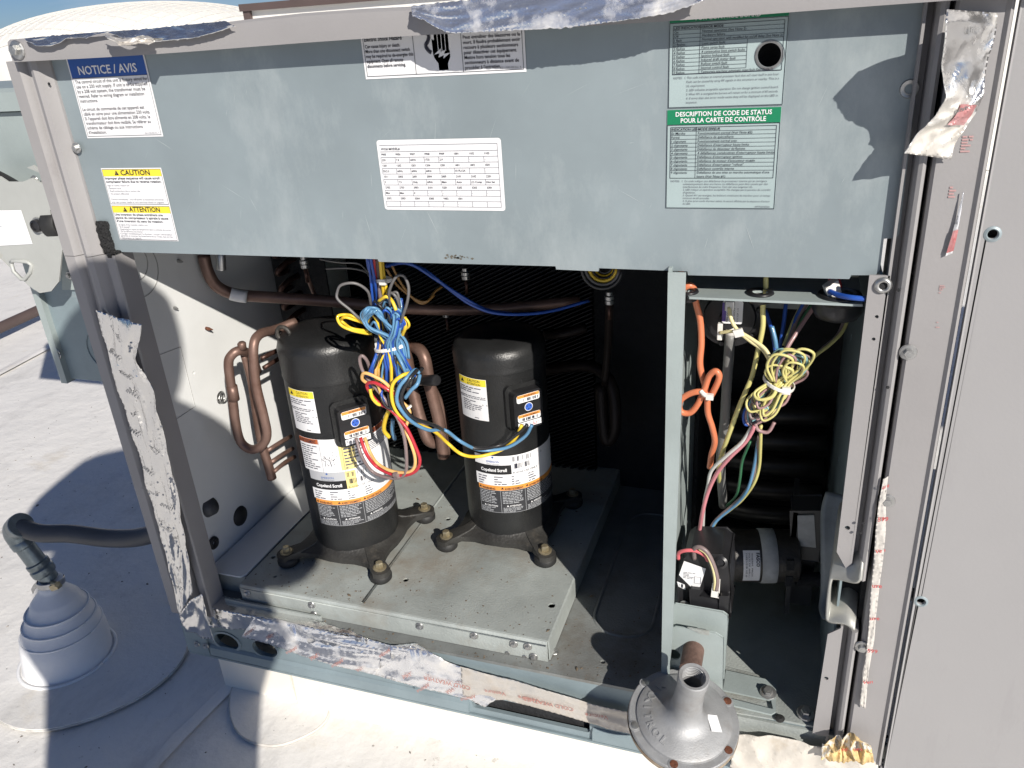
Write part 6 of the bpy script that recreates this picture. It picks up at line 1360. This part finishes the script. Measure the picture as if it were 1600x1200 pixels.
# bottom rail tape
def rail_s(b, pa, pb, s):
    A_ = Z(pa.x, pa.y, FZ + .004)
    if A_.y < -.004: A_ = Y(pa.x, pa.y, -.006)
    C3 = Y(pb.x, pb.y, -.009); M = Vector(((A_.x + C3.x) / 2, -.006, FZ + .002)) if A_.y > -.004 else (A_ + C3) / 2
    return A_.lerp(M, b * 2) if b < .5 else M.lerp(C3, b * 2 - 1)
o, f = tape('foil_tape', 'shiny wrinkled foil tape along the left half of the base rail', [(308, 928), (330, 923), (360, 932), (395, 936), (440, 950), (480, 962), (540, 982), (576, 996)], [(300, 985), (345, 978), (380, 984), (430, 992), (480, 1003), (540, 1022), (576, 1030)], rail_s, 110, 20, FOIL, .0055, 12, fa=.10, fb=.9)
o, f = tape('foil_tape', 'foil tape with red print along the middle of the base rail', [(430, 962), (480, 975), (540, 990), (590, 1000), (640, 1010), (650, 1000), (700, 1030), (760, 1050), (815, 1064)], [(380, 992), (420, 1002), (480, 1022), (540, 1040), (600, 1055), (660, 1070), (700, 1080), (735, 1088), (760, 1100)], lambda b, pa, pb, s: rail_s(b, pa, pb, s) + Vector((0, -.004, 0)), 130, 20, FOILW, .0042, 17, fa=.035, fb=2.4)
print_on(o, f, ['Venture', 'TAPE'], FADED, 11, .010, 5, True, .7, (.55, .85))
o, f = tape('foil_tape', 'grey beige torn tape along the right part of the base rail', [(720, 1040), (760, 1052), (815, 1066), (870, 1082), (930, 1100), (985, 1112)], [(724, 1085), (745, 1094), (790, 1093), (850, 1108), (900, 1122), (960, 1140), (998, 1148)], lambda b, pa, pb, s: Y(pa.x + (pb.x - pa.x) * b, pa.y + (pb.y - pa.y) * b, -.014), 90, 16, FOILP, .0028, 23, fa=.04, fb=2.0)
print_on(o, f, ['COLD WEATHER', 'Venture', 'Venture'], FADED, 5, .012, 6, False, math.pi + .1, (.35, .6))
# top rail tapes
def topS(b, pa, pb, s): return Y(pa.x + (pb.x - pa.x) * b, pa.y + (pb.y - pa.y) * b, rf - .004 - .006 * b)
tape('foil_tape', 'sky reflecting foil tape remnant at the left end of the top rail', [(40, 60), (80, 56), (160, 50), (220, 46), (300, 38), (352, 33)], [(42, 64), (58, 72), (80, 72), (97, 66), (106, 59), (135, 59), (155, 53), (170, 50), (200, 62), (240, 66), (300, 60), (335, 52), (368, 41)], topS, 110, 12, FOIL, .0022, 31)
tape('foil_tape', 'curled torn foil flap on the left part of the top rail', [(165, 52), (190, 60), (205, 60), (225, 55), (245, 60)], [(170, 57), (192, 70), (205, 71), (222, 67), (237, 70)], lambda b, pa, pb, s: Y(pa.x + (pb.x - pa.x) * b, pa.y + (pb.y - pa.y) * b, rf - .012 - .012 * b), 40, 10, FOILP, .008, 33)
tape('foil_tape', 'long foil tape drooping over the middle of the top rail', [(644, 10), (700, 3), (800, -6), (950, -14), (1090, -20)], [(645, 26), (660, 30), (690, 47), (705, 52), (790, 48), (880, 44), (960, 34), (1040, 22), (1100, 2)], lambda b, pa, pb, s: Y(pa.x + (pb.x - pa.x) * b, pa.y + (pb.y - pa.y) * b, rf - .005 - .012 * b), 160, 20, FOILW, .0028, 36, fa=.03, fb=1.8)
# right mullion flap
EA = [(1478, 15), (1475, 60), (1470, 100), (1478, 150), (1462, 180), (1432, 208), (1412, 238)]; EB = [(1558, 20), (1553, 60), (1544, 85), (1540, 110), (1535, 150), (1524, 178), (1500, 210), (1490, 230), (1485, 248)]
def flapS(b, pa, pb, s):
    K_ = ((0, .045), (.07, .070), (.2, .060), (.38, .050), (.5, .042), (.62, .034), (.8, .022), (1, .020))
    for q in range(len(K_) - 1):
        if K_[q][0] <= s <= K_[q + 1][0]: lf_ = K_[q][1] + (K_[q + 1][1] - K_[q][1]) * (s - K_[q][0]) / (K_[q + 1][0] - K_[q][0])
    return Y(pa.x + (pb.x - pa.x) * b, pa.y + (pb.y - pa.y) * b, -.023 - lf_ * (1 - b) ** 1.2)
o, f = tape('foil_tape', 'crumpled foil tape flap hanging off the top of the right mullion', EA, EB, flapS, 70, 26, foil('crumpled_foil', (.82, .81, .79), .25, .25, 24, (.60, .57, .52), .95, (.5, .64)), .007, 41, cs=13)
print_on(o, f, ['ure', 'per'], GPRINT, 2, .012, 2, False, math.pi / 2, (.35, .45))
mbr = Decal(lambda u, v_, h: f(.60 + v_, .45 + u) + Vector((0, -.004 - h, 0)))
mbr.mb.grid(lambda a, b: f(.60 + .16 * a, .48 + .42 * b) + Vector((0, -.003 - .001 * b, 0)), 10, 10, RSMEAR); mbr.build('red_print_patch', o)
# thin remnants
o, f = tape('foil_tape', 'narrow torn strip of red printed tape on the lower right mullion', [(1380, 748), (1372, 790), (1368, 830), (1365, 880), (1360, 930), (1357, 985), (1352, 1030), (1343, 1100)], [(1388, 744), (1384, 775), (1384, 830), (1379, 880), (1376, 900), (1369, 960), (1366, 1000), (1357, 1050), (1352, 1107)], sy(-.026), 120, 5, mat('tape_paper', (.58, .55, .51), .6, .1, .1, 20, .3, 60, streak=((.30, .24, .18), .6, .7, 14, (1, 1, 1))), .0018, 51)
print_on(o, f, ['ure', '599', 'Ven', 'ure'], REDINK, 7, .0092, 7, False, math.pi / 2, (.04, .08))
o, f = tape('foil_tape', 'thin sliver of red stained tape on the upper right mullion', [(1505, 300), (1495, 340), (1486, 370), (1477, 400)], [(1506, 300), (1502, 330), (1496, 365), (1488, 396)], sy(-.0235), 40, 3, FOILW, .0008, 53)
mb = MB(); mb.grid(lambda a, b: f(.6 + .35 * a, b) + Vector((0, -.0015, 0)), 8, 3); mb.build('red_print_patch', RSMEAR, o)
t = thing('torn_paper', 'beige torn tape backing lying under the burner bay sill', 'tape', Y(1230, 1175, -.03))
o, f = tape('paper_strip', None, [(1150, 1148), (1200, 1148), (1260, 1160), (1330, 1180), (1372, 1183)], [(1140, 1200), (1200, 1215), (1260, 1220), (1330, 1225), (1372, 1230)], sy(-.02), 60, 14, mat('torn_paper_backing', (.60, .56, .50), .7, 0, .08, 10, .2, 50, streak=((.42, .33, .22), .6, .8, 6, (1, 1, 1))), .005, 61)
for k in ('category', 'label'):
    if k in o: del o[k]
o.parent = t; o.location = o.location - BASE[t]
o, f = tape('foam_scrap', 'crumpled yellow foam and torn foil scrap at the foot of the right mullion', [(1285, 1155), (1300, 1150), (1335, 1143), (1360, 1155)], [(1283, 1178), (1310, 1182), (1340, 1186), (1365, 1182)], lambda b, pa, pb, s: Y(pa.x + (pb.x - pa.x) * b, pa.y + (pb.y - pa.y) * b, -.03), 60, 20, mat('yellow_foam', (.58, .42, .20), .8, 0, .4, 60, .6, 80, streak=((.62, .60, .56), .5, .55, 20, (1, 1, 1))), .014, 66, cs=26, cat='scrap')
print_on(o, f, ['Venture'], REDINK, 1, .012, 2, False, .1, (.5, .6))
# faint red transfer marks and scratches on the mullion
for (px, py, w_, h_) in ((1512, 225, .012, .018), (1490, 305, .010, .02), (1472, 452, .006, .01), (1466, 510, .005, .012)):
    mb = Decal(flatXZ(-.0205, 0, 0)); q = Y(px, py, -.0205); mb.lines(q.x - w_ / 2, -q.z - h_ / 2, q.x + w_ / 2, -q.z + h_ / 2, 6, mat('faded_red', (.44, .27, .265), .6), .0004, seed=px, cw=.5, th=.6); o = mb.build('transfer_mark', cab); o['kind'] = 'stuff'

# ================================================================== THE PHOTOGRAPHER (stands behind the lens; the photo shows only the shadow)
SHIFT = Vector((-.93, 1, -.78)) * .15
py_ = -1.30
t = thing('person', 'photographer holding up a phone, seen only as the shadow on the left', 'person', (-.08, py_, GZ))
def skinmesh(name, verts, edges, radii, material, sub=2):
    me = bpy.data.meshes.new(name); me.from_pydata([Wd(v_) - BASE[t] for v_ in verts], edges, []); me.materials.append(material)
    o = bpy.data.objects.new(name, me); col.objects.link(o); o.parent = t; BASE[o] = BASE[t]
    md = o.modifiers.new('skin', 'SKIN'); md.use_smooth_shade = True
    for i, r_ in enumerate(radii): me.skin_vertices[0].data[i].radius = (r_[0] * S, r_[1] * S) if isinstance(r_, tuple) else (r_ * S, r_ * S)
    me.skin_vertices[0].data[0].use_root = True
    sb = o.modifiers.new('sub', 'SUBSURF'); sb.levels = sub; sb.render_levels = sub
    return o
X0 = -.085
V = [(X0 + .065, py_ - .03, -.42), (X0 + .03, py_, -.15), (X0 + .02, py_, .12), (X0 + .07, py_ + .01, .30), (X0 + .12, py_ + .02, .36), (X0 + .155, py_ + .03, .44), (X0 + .142, py_ + .03, .55), (X0 + .142, py_ + .02, .61),
     (X0 - .17, py_, .24), (X0 - .42, py_ + .04, .02), (X0 - .20, py_ + .24, -.05), (X0 - .02, py_ + .27, -.035),
     (X0 + .28, py_ + .01, .28), (X0 + .40, py_ + .06, .10), (X0 + .28, py_ + .22, .0), (X0 + .14, py_ + .27, -.02),
     (X0 - .06, py_ - .02, -.50), (X0 - .10, py_ + .02, -.85), (X0 - .15, py_ - .02, -1.19), (X0 - .16, py_ + .10, -1.235),
     (X0 + .13, py_ - .02, -.50), (X0 + .15, py_ + .02, -.85), (X0 + .17, py_ - .02, -1.19), (X0 + .18, py_ + .10, -1.235)]
Ed = [(0, 1), (1, 2), (2, 3), (3, 4), (4, 5), (5, 6), (6, 7), (3, 8), (8, 9), (9, 10), (10, 11), (3, 12), (12, 13), (13, 14), (14, 15), (0, 16), (16, 17), (17, 18), (18, 19), (0, 20), (20, 21), (21, 22), (22, 23)]
Rd = [(.25, .16), (.27, .16), (.29, .16), (.22, .13), .08, .11, .146, .12, .12, .095, .06, .04, .125, .105, .07, .04, .13, .075, .05, .045, .10, .075, .05, .045]
skinmesh('body', V, Ed, Rd, JACK)
for s_, hx_ in ((-1, V[11]), (1, V[15])):
    for k in range(5):
        b_ = Vector(hx_) + Vector((0, .0, -.02 + .014 * k)); e1 = b_ + Vector((-s_ * .03, .02, .004)); e2 = e1 + Vector((-s_ * .028, -.012, .002))
        skinmesh('finger', [b_, e1, e2], [(0, 1), (1, 2)], [.010, .009, .007], SKIN, 1)
MB().box(-.088, .088, -1.028, -1.018, -.045, .045).build('phone_case', PLAST, t, bevel=.003)
